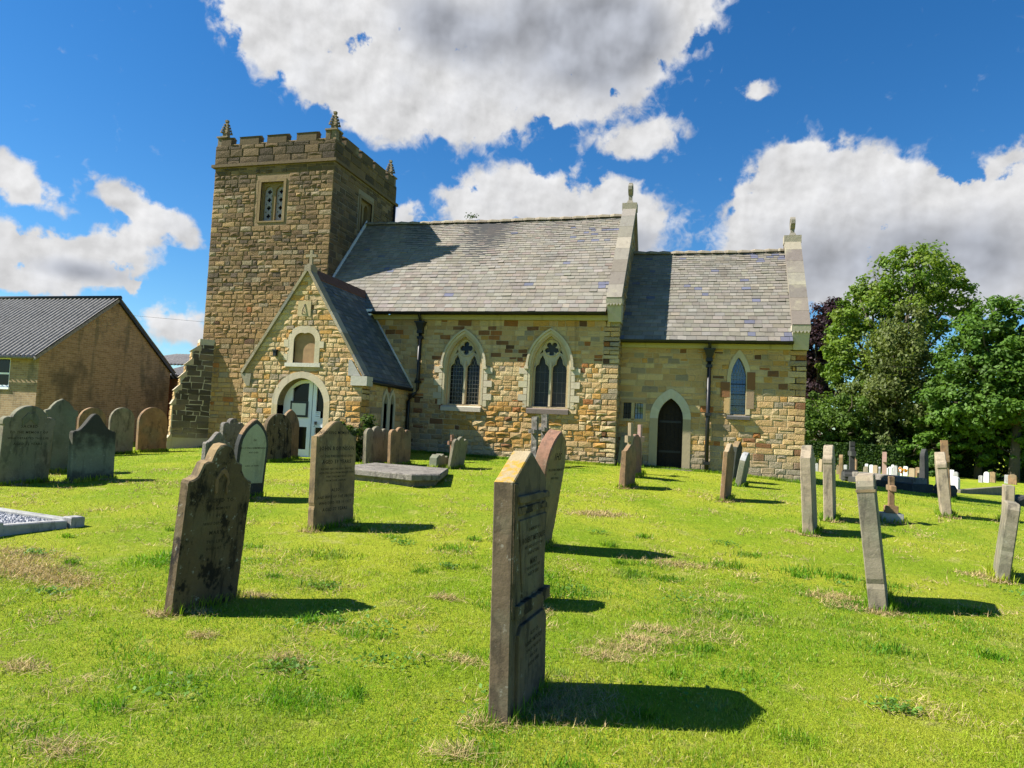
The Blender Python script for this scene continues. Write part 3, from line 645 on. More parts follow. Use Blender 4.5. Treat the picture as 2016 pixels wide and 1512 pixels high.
# ---- windows of the nave
def two_light(w, kind, seed):
    x0, x1, zb, zs, za = w; mid = (x0+x1)/2; random.seed(seed)
    root = MB(); n = 14
    inner = [(x0, zb), (x0, (zb+zs)/2)] + pointed(x0, x1, zs, za, n) + [(x1, (zb+zs)/2), (x1, zb)]
    ox = .125; outer = [(x0-ox, zb), (x0-ox, (zb+zs)/2)] + pointed(x0-ox, x1+ox, zs, za+.15, n) + [(x1+ox, (zb+zs)/2), (x1+ox, zb)]
    mx = .065; midr = [(x0-mx, zb), (x0-mx, (zb+zs)/2)] + pointed(x0-mx, x1+mx, zs, za+.075, n) + [(x1+mx, (zb+zs)/2), (x1+mx, zb)]
    ring(root, fS, outer, midr, -.02, .035, M_ASHLAR, lambda i: ashcol(i+seed, 4), inner_d=.005)
    splay(root, fS, midr, inner, .005, -.11, M_ASHLAR, lambda i: ashcol(i+seed+9, 4))
    ring(root, fS, inner, [(a*.999+(x0+x1)/2*.001, b) for a, b in inner], -.2, -.11, M_ASHLAR, lambda i: AC)
    for side, xe in ((-1, x0-.14), (1, x1+.14)):      # long-and-short jamb blocks
        z = zb-.04; k = 0
        while z < zs-.02:
            h = .195; l = .26 if k % 2 else .11; a, b = (xe-l, xe) if side < 0 else (xe, xe+l)
            root.box(a, -.036-.004*(k % 2), z+.006, b, .0, min(z+h, zs)-.006, M_ASHLAR, vary(AC, .12)); z += h; k += 1
    fr = root.build('arched_window', church)
    hm = MB()   # hood mould
    ih = pointed(x0-ox-.01, x1+ox+.01, zs-.02, za+.16, n); oh = pointed(x0-ox-.075, x1+ox+.075, zs-.02, za+.215, n)
    ring(hm, fS, oh, ih, -.02, .085, M_ASHLAR, lambda i: ashcol(i+seed+3, 5))
    for s_ in (-1, 1):
        xx = x0-ox-.05 if s_ < 0 else x1+ox+.05; hm.box(xx-.06, -.10, zs-.09, xx+.06, 0, zs-.02, M_ASHLAR, AC)
    hm.build('hood_mould', fr)
    tr = MB(); m = .045; g = .03
    lz = zs-.08; lt = zs+.36
    lights = [trefoil(x0+g, mid-m, zb+.02, lz, lt), trefoil(mid+m, x1-g, zb+.02, lz, lt)]
    cz = zs+.53; outl = [(x0+.001, zb+.001)] + pointed(x0+.001, x1-.001, zs, za-.001, n) + [(x1-.001, zb+.001)]
    hs = list(lights); hs.append(foil(mid, cz+.02, .20, 4, 0) if kind == 0 else foil(mid, cz+.0, .215, 5, math.pi/2*3)+[])
    for s_ in (-1, 1): hs.append([(mid+s_*.35, zs+.36), (mid+s_*.27, zs+.52), (mid+s_*.25, zs+.43)])
    plate(tr, fS, outl, hs, -.30, -.17, M_ASHLAR, AC, outer=False)
    # roll mouldings round the lights and the foiled circle
    for hh in lights: tr.tube([fS(u, z, -.165) for u, z in hh[1:-1]], .022, M_ASHLAR, 6, AC)
    tr.tube([fS(mid+.235*math.cos(a*math.pi/12), cz+.02+.235*math.sin(a*math.pi/12), -.165) for a in range(25)], .024, M_ASHLAR, 6, AC)
    tr.box(mid-.03, .11, zb+.02, mid+.03, .18, lt-.2, M_ASHLAR, AC)
    tr.build('tracery', fr)
    pn = MB(); pn.face([fS(x0, zb, -.26), fS(x1, zb, -.26), fS(x1, za, -.26), fS(x0, za, -.26)], M_GLASSD if kind == 0 else M_GUARD); pn.build('pane', fr)
    ld = MB(); r_ = .0065 if kind == 0 else .0025
    for a, b in ((x0+g, mid-m), (mid+m, x1-g)):
        nv = 5 if kind == 0 else 3
        for k in range(1, nv): xx = a+(b-a)*k/nv; ld.tube([fS(xx, zb, -.255), fS(xx, lz+.1, -.255)], r_, M_CAME, 4)
        for z in np.arange(zb+.13, lz+.1, .125 if kind == 0 else .3): ld.tube([fS(a, z, -.255), fS(b, z, -.255)], r_*1.2, M_CAME, 4)
        if kind == 0:
            for k in range(-3, 6):
                xx = a+(b-a)*k/5; ld.tube([fS(xx, lz+.1, -.255), fS(xx+.16, lz+.5, -.255)], r_, M_CAME, 4); ld.tube([fS(xx+.16, lz+.1, -.255), fS(xx, lz+.5, -.255)], r_, M_CAME, 4)
    ld.build('lead_bars', fr)
    sl_ = MB(); c = (.46, .41, .33) if kind == 0 else (.17, .135, .115)
    sl_.hexa([(x0-.12, -.10, zb-.20), (x1+.10, -.10, zb-.20), (x1+.10, .2, zb-.20), (x0-.12, .2, zb-.20), (x0-.12, -.10, zb-.07), (x1+.10, -.10, zb-.07), (x1+.10, .2, zb+.02), (x0-.12, .2, zb+.02)], M_ASHLAR, c)
    sl_.build('sill', fr)
    return fr
two_light(W1, 0, 40)
o = two_light(W2, 1, 41); o['label'] = 'right hand nave window with a dark slate sill and guarded lights'
# ---- chancel openings
mb = MB(); x0, x1, zb, zs, za = L1
inn = [(x0, zb)] + pointed(x0, x1, zs, za) + [(x1, zb)]; out_ = [(x0-.10, zb)] + pointed(x0-.10, x1+.12, zs, za+.22) + [(x1+.12, zb)]
ring(mb, fC, out_, inn, -.02, .03, M_ASHLAR, lambda i: ashcol(i, 5) if 4 < i < 22 else vary(AC2, .05), inner_d=-.2)
for (a, b, z0, z1, c) in ((x0-.27, x0-.02, 2.72, 3.14, BROWN), (x1+.02, x1+.24, 2.95, 3.43, BROWN), (x1+.02, x1+.22, 2.42, 2.94, (.27, .19, .12)), (x0-.16, x0-.02, 2.28, 2.7, BUFF)):
    mb.box(a, CY0-.034, z0, b, CY0, z1, M_ASHLAR, c)
lw = mb.build('lancet_window', church)
mb = MB(); mb.face([fC(x0, zb, -.16), fC(x1, zb, -.16), fC(x1, za, -.16), fC(x0, za, -.16)], M_PANEL); mb.build('pane', lw)
mb = MB()
for k in range(1, 5): xx = x0+(x1-x0)*k/5; mb.tube([fC(xx, zb, -.155), fC(xx, zs+.1, -.155)], .004, M_CAME, 4)
for z in np.arange(zb+.1, zs+.1, .11): mb.tube([fC(x0, z, -.155), fC(x1, z, -.155)], .0045, M_CAME, 4)
for z in (2.5, 2.82, 3.1): mb.tube([fC(x0, z, -.15), fC(x1, z, -.15)], .009, M_BLACK, 4)
for k in range(-3, 6): xx = x0+(x1-x0)*k/5; mb.tube([fC(xx, zs+.1, -.155), fC(xx+.16, zs+.55, -.155)], .004, M_CAME, 4); mb.tube([fC(xx+.16, zs+.1, -.155), fC(xx, zs+.55, -.155)], .004, M_CAME, 4)
mb.build('lead_bars', lw)
mb = MB(); mb.hexa([(x0-.08, CY0-.13, zb-.14), (x1+.12, CY0-.13, zb-.14), (x1+.12, CY0+.1, zb-.14), (x0-.08, CY0+.1, zb-.14), (x0-.08, CY0-.13, zb-.06), (x1+.12, CY0-.13, zb-.06), (x1+.12, CY0+.15, zb+.02), (x0-.08, CY0+.15, zb+.02)], M_ASHLAR, (.10, .095, .09))
mb.build('sill', lw)
mb = MB()
mb.box(.04, CY0-.03, 2.48, .80, CY0+.0, 2.57, M_ASHLAR, (.33, .24, .14)); mb.box(.365, CY0-.028, 1.99, .445, CY0+.2, 2.485, M_ASHLAR, (.40, .33, .2)); mb.box(.05, CY0-.028, 1.94, .78, CY0+.1, 2.015, M_ASHLAR, (.36, .29, .18))
mb.box(.05, CY0-.027, 2.02, .125, CY0+.2, 2.475, M_ASHLAR, (.3, .22, .13)); mb.box(.695, CY0-.027, 2.02, .77, CY0+.2, 2.475, M_ASHLAR, (.4, .32, .2))
lo = mb.build('low_window', church)
mb = MB(); mb.face([fC(.12, 2, -.12), fC(.37, 2, -.12), fC(.37, 2.5, -.12), fC(.12, 2.5, -.12)], M_GLASSD); mb.build('pane', lo)
mb = MB(); mb.face([fC(.44, 2, -.12), fC(.7, 2, -.12), fC(.7, 2.5, -.12), fC(.44, 2.5, -.12)], M_PANEL); mb.build('pane', lo)
mb = MB()
for a, b in ((.13, .36), (.45, .69)):
    for k in (1, 2): xx = a+(b-a)*k/3; mb.tube([fC(xx, 2.02, -.11), fC(xx, 2.48, -.11)], .006, M_BLACK, 4)
    for z in (2.17, 2.33): mb.tube([fC(a, z, -.11), fC(b, z, -.11)], .006, M_BLACK, 4)
mb.build('lead_bars', lo)
# priest's door
mb = MB(); x0, x1, zb, zs, za = D1
inn = [(x0, zb)] + pointed(x0, x1, zs, za) + [(x1, zb)]; out_ = [(x0-.23, zb)] + pointed(x0-.23, x1+.22, zs, za+.27) + [(x1+.22, zb)]
def dcol(i): return vary((.47, .44, .34), .06) if 0 < i < len(inn)-2 else (.34, .28, .18)
ring(mb, fC, out_, inn, -.02, .03, M_ASHLAR, dcol, inner_d=-.24)
pd = mb.build('side_door_arch', church)
mb = MB(); mb.face([fC(u, z, -.2) for u, z in inn], M_DOOR)
for k in range(6):
    xx = x0+(x1-x0)*(k+.5)/6; zt = zs+.2+.3*(1-abs(k-2.5)/2.5); mb.box(xx-.052, CY0+.18, zb, xx+.052, CY0+.197, zt, M_DOOR)
mb.box(x0+.03, CY0+.165, 1.1, x1-.05, CY0+.182, 1.16, M_BLACK); mb.box(x0+.03, CY0+.165, 1.95, x1-.05, CY0+.182, 2.01, M_BLACK)
mb.build('door', pd)
mb = MB(); mb.box(x0-.25, CY0-.2, .3, x1+.3, CY0+.1, .66, M_ASHLAR, (.2, .18, .15)); mb.build('door_step', pd)

# ================================================================== TOWER
fTS = Fr((0, TY0, 0), (1, 0, 0), (0, -1, 0)); fTE = Fr((NX0, 0, 0), (0, 1, 0), (1, 0, 0))
mb = MB()
BW = [(-12.43, 8.13), (-11.35, 8.13), (-11.35, 9.57), (-12.43, 9.57)]; BE = [(2.28, 8.2), (3.32, 8.2), (3.32, 9.6), (2.28, 9.6)]
plate(mb, fTS, [(TX0, .1), (NX0, .1), (NX0, 10.9), (TX0, 10.9)], [BW], -.5, 0, M_MORTAR, MORT_T, outer=False)
plate(mb, fTE, [(TY0, .1), (TY1, .1), (TY1, 10.9), (TY0, 10.9)], [BE], -.5, 0, M_MORTAR, (.22, .19, .14), outer=False)
mb.box(TX0, TY0+.01, .1, TX0+.5, TY1, 10.9, M_MORTAR, MORT_T); mb.box(TX0, TY1-.5, .1, NX0-.01, TY1-.001, 10.9, M_MORTAR, MORT_T)
mb.face([(TX0, TY0, 10.3), (NX0, TY0, 10.3), (NX0, TY1, 10.3), (TX0, TY1, 10.3)], M_LEAD)
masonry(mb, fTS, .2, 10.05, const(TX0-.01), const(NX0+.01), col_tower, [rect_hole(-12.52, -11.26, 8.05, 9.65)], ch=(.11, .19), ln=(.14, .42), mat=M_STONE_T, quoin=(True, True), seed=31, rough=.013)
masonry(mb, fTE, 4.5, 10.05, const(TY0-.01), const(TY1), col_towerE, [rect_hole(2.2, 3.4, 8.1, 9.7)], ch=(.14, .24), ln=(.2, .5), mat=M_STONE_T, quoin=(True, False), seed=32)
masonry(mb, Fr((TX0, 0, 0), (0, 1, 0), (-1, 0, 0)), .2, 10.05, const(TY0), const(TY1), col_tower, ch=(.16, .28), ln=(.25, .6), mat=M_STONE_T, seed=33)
tower = mb.build('tower_wall', church)
mb = MB()
for (a, b, c, d_, z0, z1) in ((TX0-.1, TY0-.1, NX0+.1, TY0+.1, 10.08, 10.18), (TX0-.1, TY1-.1, NX0+.1, TY1+.1, 10.08, 10.18)): mb.box(a, b, z0, c, d_, z1, M_RIDGE, (.13, .095, .055))
for xa in (TX0-.1, NX0-.1): mb.box(xa, TY0+.101, 10.081, xa+.2, TY1-.101, 10.179, M_RIDGE, (.13, .095, .055))
mb.build('string_course', tower)
# parapet with merlons
mb = MB(); PC = (.10, .075, .042)
fP = Fr((0, TY0-.02, 0), (1, 0, 0), (0, -1, 0)); fPE = Fr((NX0+.02, 0, 0), (0, 1, 0), (1, 0, 0))
mb.box(TX0-.02, TY0-.02, 10.18, NX0+.02, TY0+.28, 10.84, M_MORTAR, (.11, .085, .05)); mb.box(NX0-.28, TY0+.281, 10.18, NX0+.02, TY1+.02, 10.84, M_MORTAR, (.11, .085, .05))
mb.box(TX0-.02, TY0+.281, 10.18, TX0+.28, TY1+.02, 10.84, M_MORTAR, (.11, .085, .05)); mb.box(TX0+.281, TY1-.28, 10.18, NX0-.281, TY1+.02, 10.84, M_MORTAR, (.11, .085, .05))
pcol = lambda u, z, rd, q: pick(rd, [(3, (.105, .075, .042)), (2, (.065, .05, .032)), (1.2, (.15, .105, .055))])
masonry(mb, fP, 10.19, 10.84, const(TX0-.02), const(NX0+.02), pcol, ch=(.2, .3), ln=(.35, .6), mat=M_STONE_T, seed=41)
masonry(mb, fPE, 10.19, 10.84, const(TY0), const(TY1), pcol, ch=(.2, .3), ln=(.35, .6), mat=M_STONE_T, seed=42)
par = mb.build('parapet', church)
def sloped(mb, x0, y0, x1, y1, z0, z1, cap, axis):
    mb.box(x0, y0, z0, x1, y1, z1, M_RIDGE, vary(PC, .15))
    e = .022; a0, b0, a1, b1 = x0-e, y0-e, x1+e, y1+e; mx, my = (x0+x1)/2, (y0+y1)/2
    if axis == 'x': top = [(a0, my, z1+cap), (a1, my, z1+cap), (a1, my+.02, z1+cap), (a0, my+.02, z1+cap)]
    else: top = [(mx, b0, z1+cap), (mx+.02, b0, z1+cap), (mx+.02, b1, z1+cap), (mx, b1, z1+cap)]
    mb.hexa([(a0, b0, z1), (a1, b0, z1), (a1, b1, z1), (a0, b1, z1)] + top, M_RIDGE, vary((.17, .125, .07), .15))
mer_x = [(-14.0, -13.61), (-13.27, -12.52), (-12.19, -11.45), (-11.06, -10.32), (-9.97, -9.8)]
mer_y = [(.68, .80), (1.08, 1.98), (2.23, 3.08), (3.26, 4.15), (4.4, 4.95)]
gaps_x = [(-13.61, -13.27), (-12.52, -12.19), (-11.45, -11.06), (-10.32, -9.97)]
for yb in (TY0-.03, TY1-.25):
    for a, b in mer_x: mb = MB(); sloped(mb, a, yb, b, yb+.28, 10.84, 11.12, .07, 'x'); mb.build('merlon', par)
    for a, b in gaps_x: mb = MB(); e = .02; mb.hexa([(a+.03, yb-e, 10.842), (b-.05, yb-e, 10.842), (b-.05, yb+.28+e, 10.842), (a+.05, yb+.28+e, 10.842), (a+.05, yb+.13, 10.88), (b-.05, yb+.13, 10.88), (b-.05, yb+.15, 10.88), (a+.05, yb+.15, 10.88)], M_RIDGE, (.17, .125, .07)); mb.build('crenel_coping', par)
for xb in (NX0-.25, TX0-.03):
    for a, b in mer_y: mb = MB(); sloped(mb, xb, a, xb+.28, b, 10.84, 11.12, .07, 'y'); mb.build('merlon', par)
def pinnacle(x, y, h):
    mb = MB(); s = .18; z0 = 10.84; z1 = 11.16
    mb.box(x-s, y-s, z0, x+s, y+s, z1, M_RIDGE, (.17, .14, .1)); mb.box(x-s-.04, y-s-.04, z1, x+s+.04, y+s+.04, z1+.05, M_RIDGE, (.2, .16, .11))
    b_ = .10; zt = z1+h
    mb.hexa([(x-b_, y-b_, z1+.05), (x+b_, y-b_, z1+.05), (x+b_, y+b_, z1+.05), (x-b_, y+b_, z1+.05), (x-b_*.8, y-b_*.8, z1+.2), (x+b_*.8, y-b_*.8, z1+.2), (x+b_*.8, y+b_*.8, z1+.2), (x-b_*.8, y+b_*.8, z1+.2)], M_RIDGE, (.15, .125, .08))
    mb.hexa([(x-b_, y-b_, z1+.2), (x+b_, y-b_, z1+.2), (x+b_, y+b_, z1+.2), (x-b_, y+b_, z1+.2), (x-.025, y-.025, zt), (x+.025, y-.025, zt), (x+.025, y+.025, zt), (x-.025, y+.025, zt)], M_RIDGE, (.17, .135, .08))
    for k in range(4):      # crockets up the edges
        t = .12+.2*k; rr = b_*(1-t)+.03
        for sx in (-1, 1):
            for sy in (-1, 1):
                cx, cy, cz = x+sx*rr, y+sy*rr, z1+.2+(h-.2)*t; q = .035*(1-t*.4)
                mb.hexa([(cx-q, cy-q, cz-q), (cx+q, cy-q, cz-q), (cx+q, cy+q, cz-q), (cx-q, cy+q, cz-q), (cx-q*.5, cy-q*.5, cz+q*1.3), (cx+q*.5, cy-q*.5, cz+q*1.3), (cx+q*.5, cy+q*.5, cz+q*1.3), (cx-q*.5, cy+q*.5, cz+q*1.3)], M_RIDGE, (.16, .13, .08))
    mb.box(x-.05, y-.05, zt-.04, x+.05, y+.05, zt+.04, M_RIDGE, (.17, .135, .08))
    mb.build('pinnacle', par)
for x, y in ((TX0+.19, TY0+.19), (NX0-.19, TY0+.19), (NX0-.19, TY1-.19), (TX0+.19, TY1-.19)): pinnacle(x, y, .66)
# belfry windows
def belfry(fr, u0, u1, z0, z1, light):
    mb = MB(); c = (.20, .145, .075) if light else (.2, .15, .09); e = .12; mid = (u0+u1)/2; rim = -.22
    outl = [(u0-e*.8, z0-.05), (u1+e*.8, z0-.05), (u1+e*.8, z1+.10), (u0-e*.8, z1+.10)]
    plate(mb, fr, outl, [[(u0, z0), (u1, z0), (u1, z1), (u0, z1)]], -.02, .028, M_ASHLAR, c)
    for (a, b) in (((u0, z0), (u1, z0)), ((u1, z0), (u1, z1)), ((u1, z1), (u0, z1)), ((u0, z1), (u0, z0))):
        mb.face([fr(a[0], a[1], .028), fr(b[0], b[1], .028), fr(b[0], b[1], -.3), fr(a[0], a[1], -.3)], M_ASHLAR, c)
    H = [arch_poly(u0+.04, mid-.06, z0+.02, z1-.30, z1-.09, 8), arch_poly(mid+.06, u1-.04, z0+.02, z1-.30, z1-.09, 8)]
    plate(mb, fr, [(u0+.001, z0+.001), (u1-.001, z0+.001), (u1-.001, z1-.001), (u0+.001, z1-.001)], H, -.30, -.11, M_ASHLAR, c, outer=False)
    o = mb.build('belfry_window', church)
    if light:      # pierced pale boards
        for a, b in ((u0+.03, mid-.05), (mid+.05, u1-.03)):
            m2 = MB(); holes = []; cx = (a+b)/2
            for k in range(4):
                zc = z0+.22+k*.28
                holes.append(foil(cx, zc, .08, 4))
                if k < 3:
                    for s_ in (-1, 1): holes.append([(cx+s_*.10+.02*math.cos(t*math.pi/3), zc+.14+.028*math.sin(t*math.pi/3)) for t in range(6)])
            plate(m2, fr, [(a, z0+.01), (b, z0+.01), (b, z1-.06), (a, z1-.06)], holes, -.20, -.185, M_PIERCE, (1, 1, 1), outer=False); m2.build('pierced_screen', o)
    m2 = MB(); m2.face([fr(u0, z0, -.42), fr(u1, z0, -.42), fr(u1, z1, -.42), fr(u0, z1, -.42)], M_BLACK); m2.build('dark_backing', o)
    return o
M_PIERCE = mat_plain('pierced_screen', (.27, .255, .30), .8, .2, .15)
belfry(fTS, -12.30, -11.44, 8.16, 9.5, True); lab(belfry(fTE, 2.38, 3.22, 8.3, 9.5, False), 'shaded belfry window above the nave ridge')
# diagonal buttress at the south-west corner
mb = MB(); dg = Vector((-.7071, -.7071, 0)); nb = Vector((.7071, -.7071, 0)); C0 = Vector((TX0, TY0, 0))
fB = Fr(C0, dg, nb); steps = [(.02, 4.06), (.10, 3.79), (.34, 3.28), (.50, 2.82), (.64, 2.39), (.79, 1.9), (.84, .75)]
lv = [(.12, 4.1, 3.74), (.33, 3.74, 3.26), (.49, 3.26, 2.83), (.63, 2.83, 2.38), (.77, 2.38, 1.92), (.82, 1.92, .72), (.90, .72, .05)]
BC = (.12, .10, .075)
for i, (s_, zt, zb_) in enumerate(lv):
    for sd in (1,):
        mb.hexa([fB(-.5, zb_, .35), fB(s_, zb_, .35), fB(s_, zb_, -.35), fB(-.5, zb_, -.35), fB(-.5, zt, .35), fB(s_, zt, .35), fB(s_, zt, -.35), fB(-.5, zt, -.35)], M_MORTAR, (.42, .40, .31))
    s0 = lv[i-1][0] if i else 0
    if i: mb.hexa([fB(s0-.06, zt-.05, .37), fB(s_+.05, zt-.05, .37), fB(s_+.05, zt-.05, -.37), fB(s0-.06, zt-.05, -.37), fB(s0-.06, zt+.16, .37), fB(s0-.01, zt+.16, .37), fB(s0-.01, zt+.16, -.37), fB(s0-.06, zt+.16, -.37)], M_ASHLAR, (.40, .34, .24))
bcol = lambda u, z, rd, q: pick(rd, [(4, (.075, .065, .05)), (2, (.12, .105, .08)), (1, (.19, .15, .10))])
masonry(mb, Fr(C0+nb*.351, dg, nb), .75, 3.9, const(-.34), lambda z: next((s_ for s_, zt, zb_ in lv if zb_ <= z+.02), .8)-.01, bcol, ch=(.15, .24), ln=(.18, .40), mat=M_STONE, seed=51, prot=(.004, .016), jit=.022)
fBo = Fr(C0+dg*.0, -nb, dg)
for (s_, zt, zb_) in lv[:6]: masonry(mb, Fr(C0+dg*(s_+.001), -nb, dg), zb_, zt-.1, const(-.35), const(.35), lambda u, z, rd, q: pick(rd, [(3, BUFF), (2, TAN)]), ch=(.14, .22), ln=(.3, .6), mat=M_STONE, seed=52)
mb.build('buttress', church)
# lead flashing where the nave roof meets the tower
mb = MB(); a = Vector((NX0+.015, -.3, NZE+.0)); b = Vector((NX0+.015, NYR, NZR+.02))
mb.hexa([a+Vector((0, 0, .0)), a+Vector((.05, 0, .0)), b+Vector((.05, 0, 0)), b, a+Vector((0, 0, .14)), a+Vector((.03, 0, .14)), b+Vector((.03, 0, .14)), b+Vector((0, 0, .14))], M_LEAD); mb.build('flashing', church)
mb = MB(); mb.tube([(NX0-.3, TY1+.1, 10), (NX0-.3, TY1+.1, 7)], .05, M_BLACK); mb.tube([(NX0+.09, TY1-.2, 10.05), (NX0+.09, TY1-.2, 6)], .05, M_BLACK); mb.build('downpipe', church)

# ================================================================== PORCH
SP = (PZA-PZE)/(PXM-PX0); fPS = Fr((0, PY, 0), (1, 0, 0), (0, -1, 0)); fPEa = Fr((PX1, 0, 0), (0, 1, 0), (1, 0, 0))
PD = (-8.83, -7.41, .3, 1.93, 2.68); NI = (-8.44, -7.79, 3.09, 3.68, 3.89)
EL1 = (-1.70, -1.46, 1.36, 2.12, 2.40); EL2 = (-1.28, -1.04, 1.36, 2.12, 2.40)
mb = MB(); gout = [(PX0, .1), (PX1, .1), (PX1, PZE), (PXM, PZA), (PX0, PZE)]
plate(mb, fPS, gout, [arch_poly(*PD), arch_poly(*NI)], -.45, 0, M_MORTAR, MORT, back=True)
masonry(mb, fPS, .2, PZA-.1, lambda z: max(PX0, PX0+(z-PZE)/SP), lambda z: min(PX1, PX1-(z-PZE)/SP), col_porch, [hole_arch(*PD, pad=.1), hole_arch(*NI, pad=.1)], mat=M_STONE, quoin=(True, True), seed=61, ch=(.10, .165), ln=(.12, .32), rough=.012)
plate(mb, fPEa, [(PY+.001, .1), (0, .1), (0, PZE), (PY+.001, PZE)], [arch_poly(*EL1), arch_poly(*EL2)], -.4, 0, M_MORTAR, MORT, outer=False)
masonry(mb, fPEa, .2, PZE-.1, const(PY-.01), const(-.02), col_porch, [hole_arch(*EL1, pad=.1), hole_arch(*EL2, pad=.1)], mat=M_STONE, quoin=(True, False), seed=62)
mb.box(PX0, PY+.451, .1, PX0+.4, .4, PZE, M_MORTAR, MORT)
mb.build('porch_wall', church)
mb = MB()
for e in (EL1, EL2):
    x0, x1, zb, zs, za = e; inn = [(x0, zb)]+pointed(x0, x1, zs, za, 8)+[(x1, zb)]; ou = [(x0-.10, zb)]+pointed(x0-.10, x1+.10, zs, za+.15, 8)+[(x1+.10, zb)]
    ring(mb, fPEa, ou, inn, -.02, .028 if e is EL1 else .031, M_ASHLAR, lambda i: vary((.47, .43, .32), .05), inner_d=-.2)
pl = mb.build('lancet_pair', church)
for e in (EL1, EL2):
    m2 = MB(); m2.face([fPEa(e[0], e[2], -.17), fPEa(e[1], e[2], -.17), fPEa(e[1], e[4], -.17), fPEa(e[0], e[4], -.17)], M_GLASSD); m2.build('pane', pl)
# porch door: stone arch, white leaves, dark panes
mb = MB(); x0, x1, zb, zs, za = PD
inn = [(x0, zb)]+pointed(x0, x1, zs, za)+[(x1, zb)]; ou = [(x0-.17, zb)]+pointed(x0-.17, x1+.17, zs+.05, za+.17)+[(x1+.17, zb)]
ring(mb, fPS, ou, inn, -.02, .03, M_ASHLAR, lambda i: ashcol(i, 5) if 0 < i < 24 else vary(AC2, .06), inner_d=-.42, incol=(.45, .39, .25))
pa = mb.build('porch_arch', church)
mb = MB(); yd = PY+.27; fd = Fr((0, yd, 0), (1, 0, 0), (0, -1, 0)); mid = -7.93; a, b = x0+.01, x1-.01
head = pointed(a, b, zs+.02, za-.02)
def archz(u):
    for i in range(len(head)-1):
        if head[i][0] <= u <= head[i+1][0]: t = (u-head[i][0])/max(1e-6, head[i+1][0]-head[i][0]); return head[i][1]+t*(head[i+1][1]-head[i][1])
    return zs
def cutpane(u0, u1, z0, z1=None, inset=.10):
    if z1: return [(u0, z0), (u1, z0), (u1, z1), (u0, z1)]
    us = np.linspace(u1, u0, 9); return [(u0, z0), (u1, z0)]+[(u, archz(u)-inset) for u in us]
holes = [cutpane(a+.27, mid-.13, 1.62), cutpane(mid+.12, b-.02, 1.62, inset=.06), cutpane(a+.27, mid-.13, .75, 1.36), cutpane(mid+.12, b-.06, .75, 1.36)]
plate(mb, fd, [(a, .4)]+head+[(b, .4)], holes, -.05, 0, M_WHITE, outer=False); mb.tube([fd(mid, .4, .006), fd(mid, archz(mid), .006)], .006, M_BLACK, 4)
dr = mb.build('porch_door', church)
mb = MB(); mb.face([fd(a, .4, -.045), fd(b, .4, -.045), fd(b, 2.7, -.045), fd(a, 2.7, -.045)], M_GLASSD); mb.build('pane', dr)
mb = MB(); mb.box(a+.24, yd-.04, 1.62, mid-.12, yd-.002, 2.06, M_BLACK); mb.box(a+.29, yd-.046, 1.68, mid-.17, yd-.039, 2.0, M_PAPER); mb.build('notice_frame', dr)
mb = MB(); mb.box(mid+.10, yd-.016, 1.60, mid+.27, yd-.004, 1.80, M_WHITE)
for z in (1.66, 1.72, 1.76): mb.box(mid+.125, yd-.018, z, mid+.245, yd-.0165, z+.012, M_CAME)
mb.build('notice', dr)
mb = MB(); mb.box(mid+.12, yd-.05, 1.44, mid+.17, yd-.003, 1.52, M_BLACK); mb.tube([(mid+.145, yd-.05, 1.45), (mid+.145, yd-.06, 1.39), (mid+.115, yd-.06, 1.38)], .008, M_BLACK, 5); mb.build('latch', dr)
# niche and sundial
mb = MB(); x0, x1, zb, zs, za = NI
inn = [(x0, zb)]+pointed(x0, x1, zs, za)+[(x1, zb)]; ou = [(x0-.18, zb)]+pointed(x0-.18, x1+.15, zs+.02, za+.2)+[(x1+.15, zb)]
ring(mb, fPS, ou, inn, -.02, .03, M_ASHLAR, lambda i: ashcol(i, 5), inner_d=-.16)
for (a_, b_, z0, z1) in ((x0-.30, x0-.16, 3.52, 3.72), (x0-.28, x0-.16, 3.15, 3.33), (x1+.13, x1+.27, 3.5, 3.68)): mb.box(a_, PY-.033, z0, b_, PY, z1, M_ASHLAR, AC)
mb.box(x0-.22, PY-.06, 2.98, x1+.2, PY+.14, 3.085, M_ASHLAR, (.54, .51, .43))
ni = mb.build('niche', church)
mb = MB(); mb.face([fPS(u, z, -.05) for u, z in inn], M_BOARD); mb.build('board', ni)
mb = MB(); mb.box(-8.38, PY-.034, 4.36, -7.98, PY, 4.78, M_ASHLAR, (.42, .34, .19)); sd = mb.build('sundial', church)
mb = MB(); g0 = Vector((-8.16, PY-.036, 4.70)); mb.tube([g0, (-8.20, PY-.075, 4.52), (-8.24, PY-.036, 4.42)], .011, M_BLACK, 5); mb.tube([(-8.20, PY-.075, 4.52), (-8.13, PY-.036, 4.44)], .008, M_BLACK, 4); mb.build('gnomon', sd)
mb = MB(); mb.box(-9.02, PY-.10, 3.26, -8.93, PY-.0, 3.40, M_BLACK); mb.box(-9.05, PY-.12, 3.40, -8.90, PY, 3.43, M_BLACK); mb.build('wall_light', church)
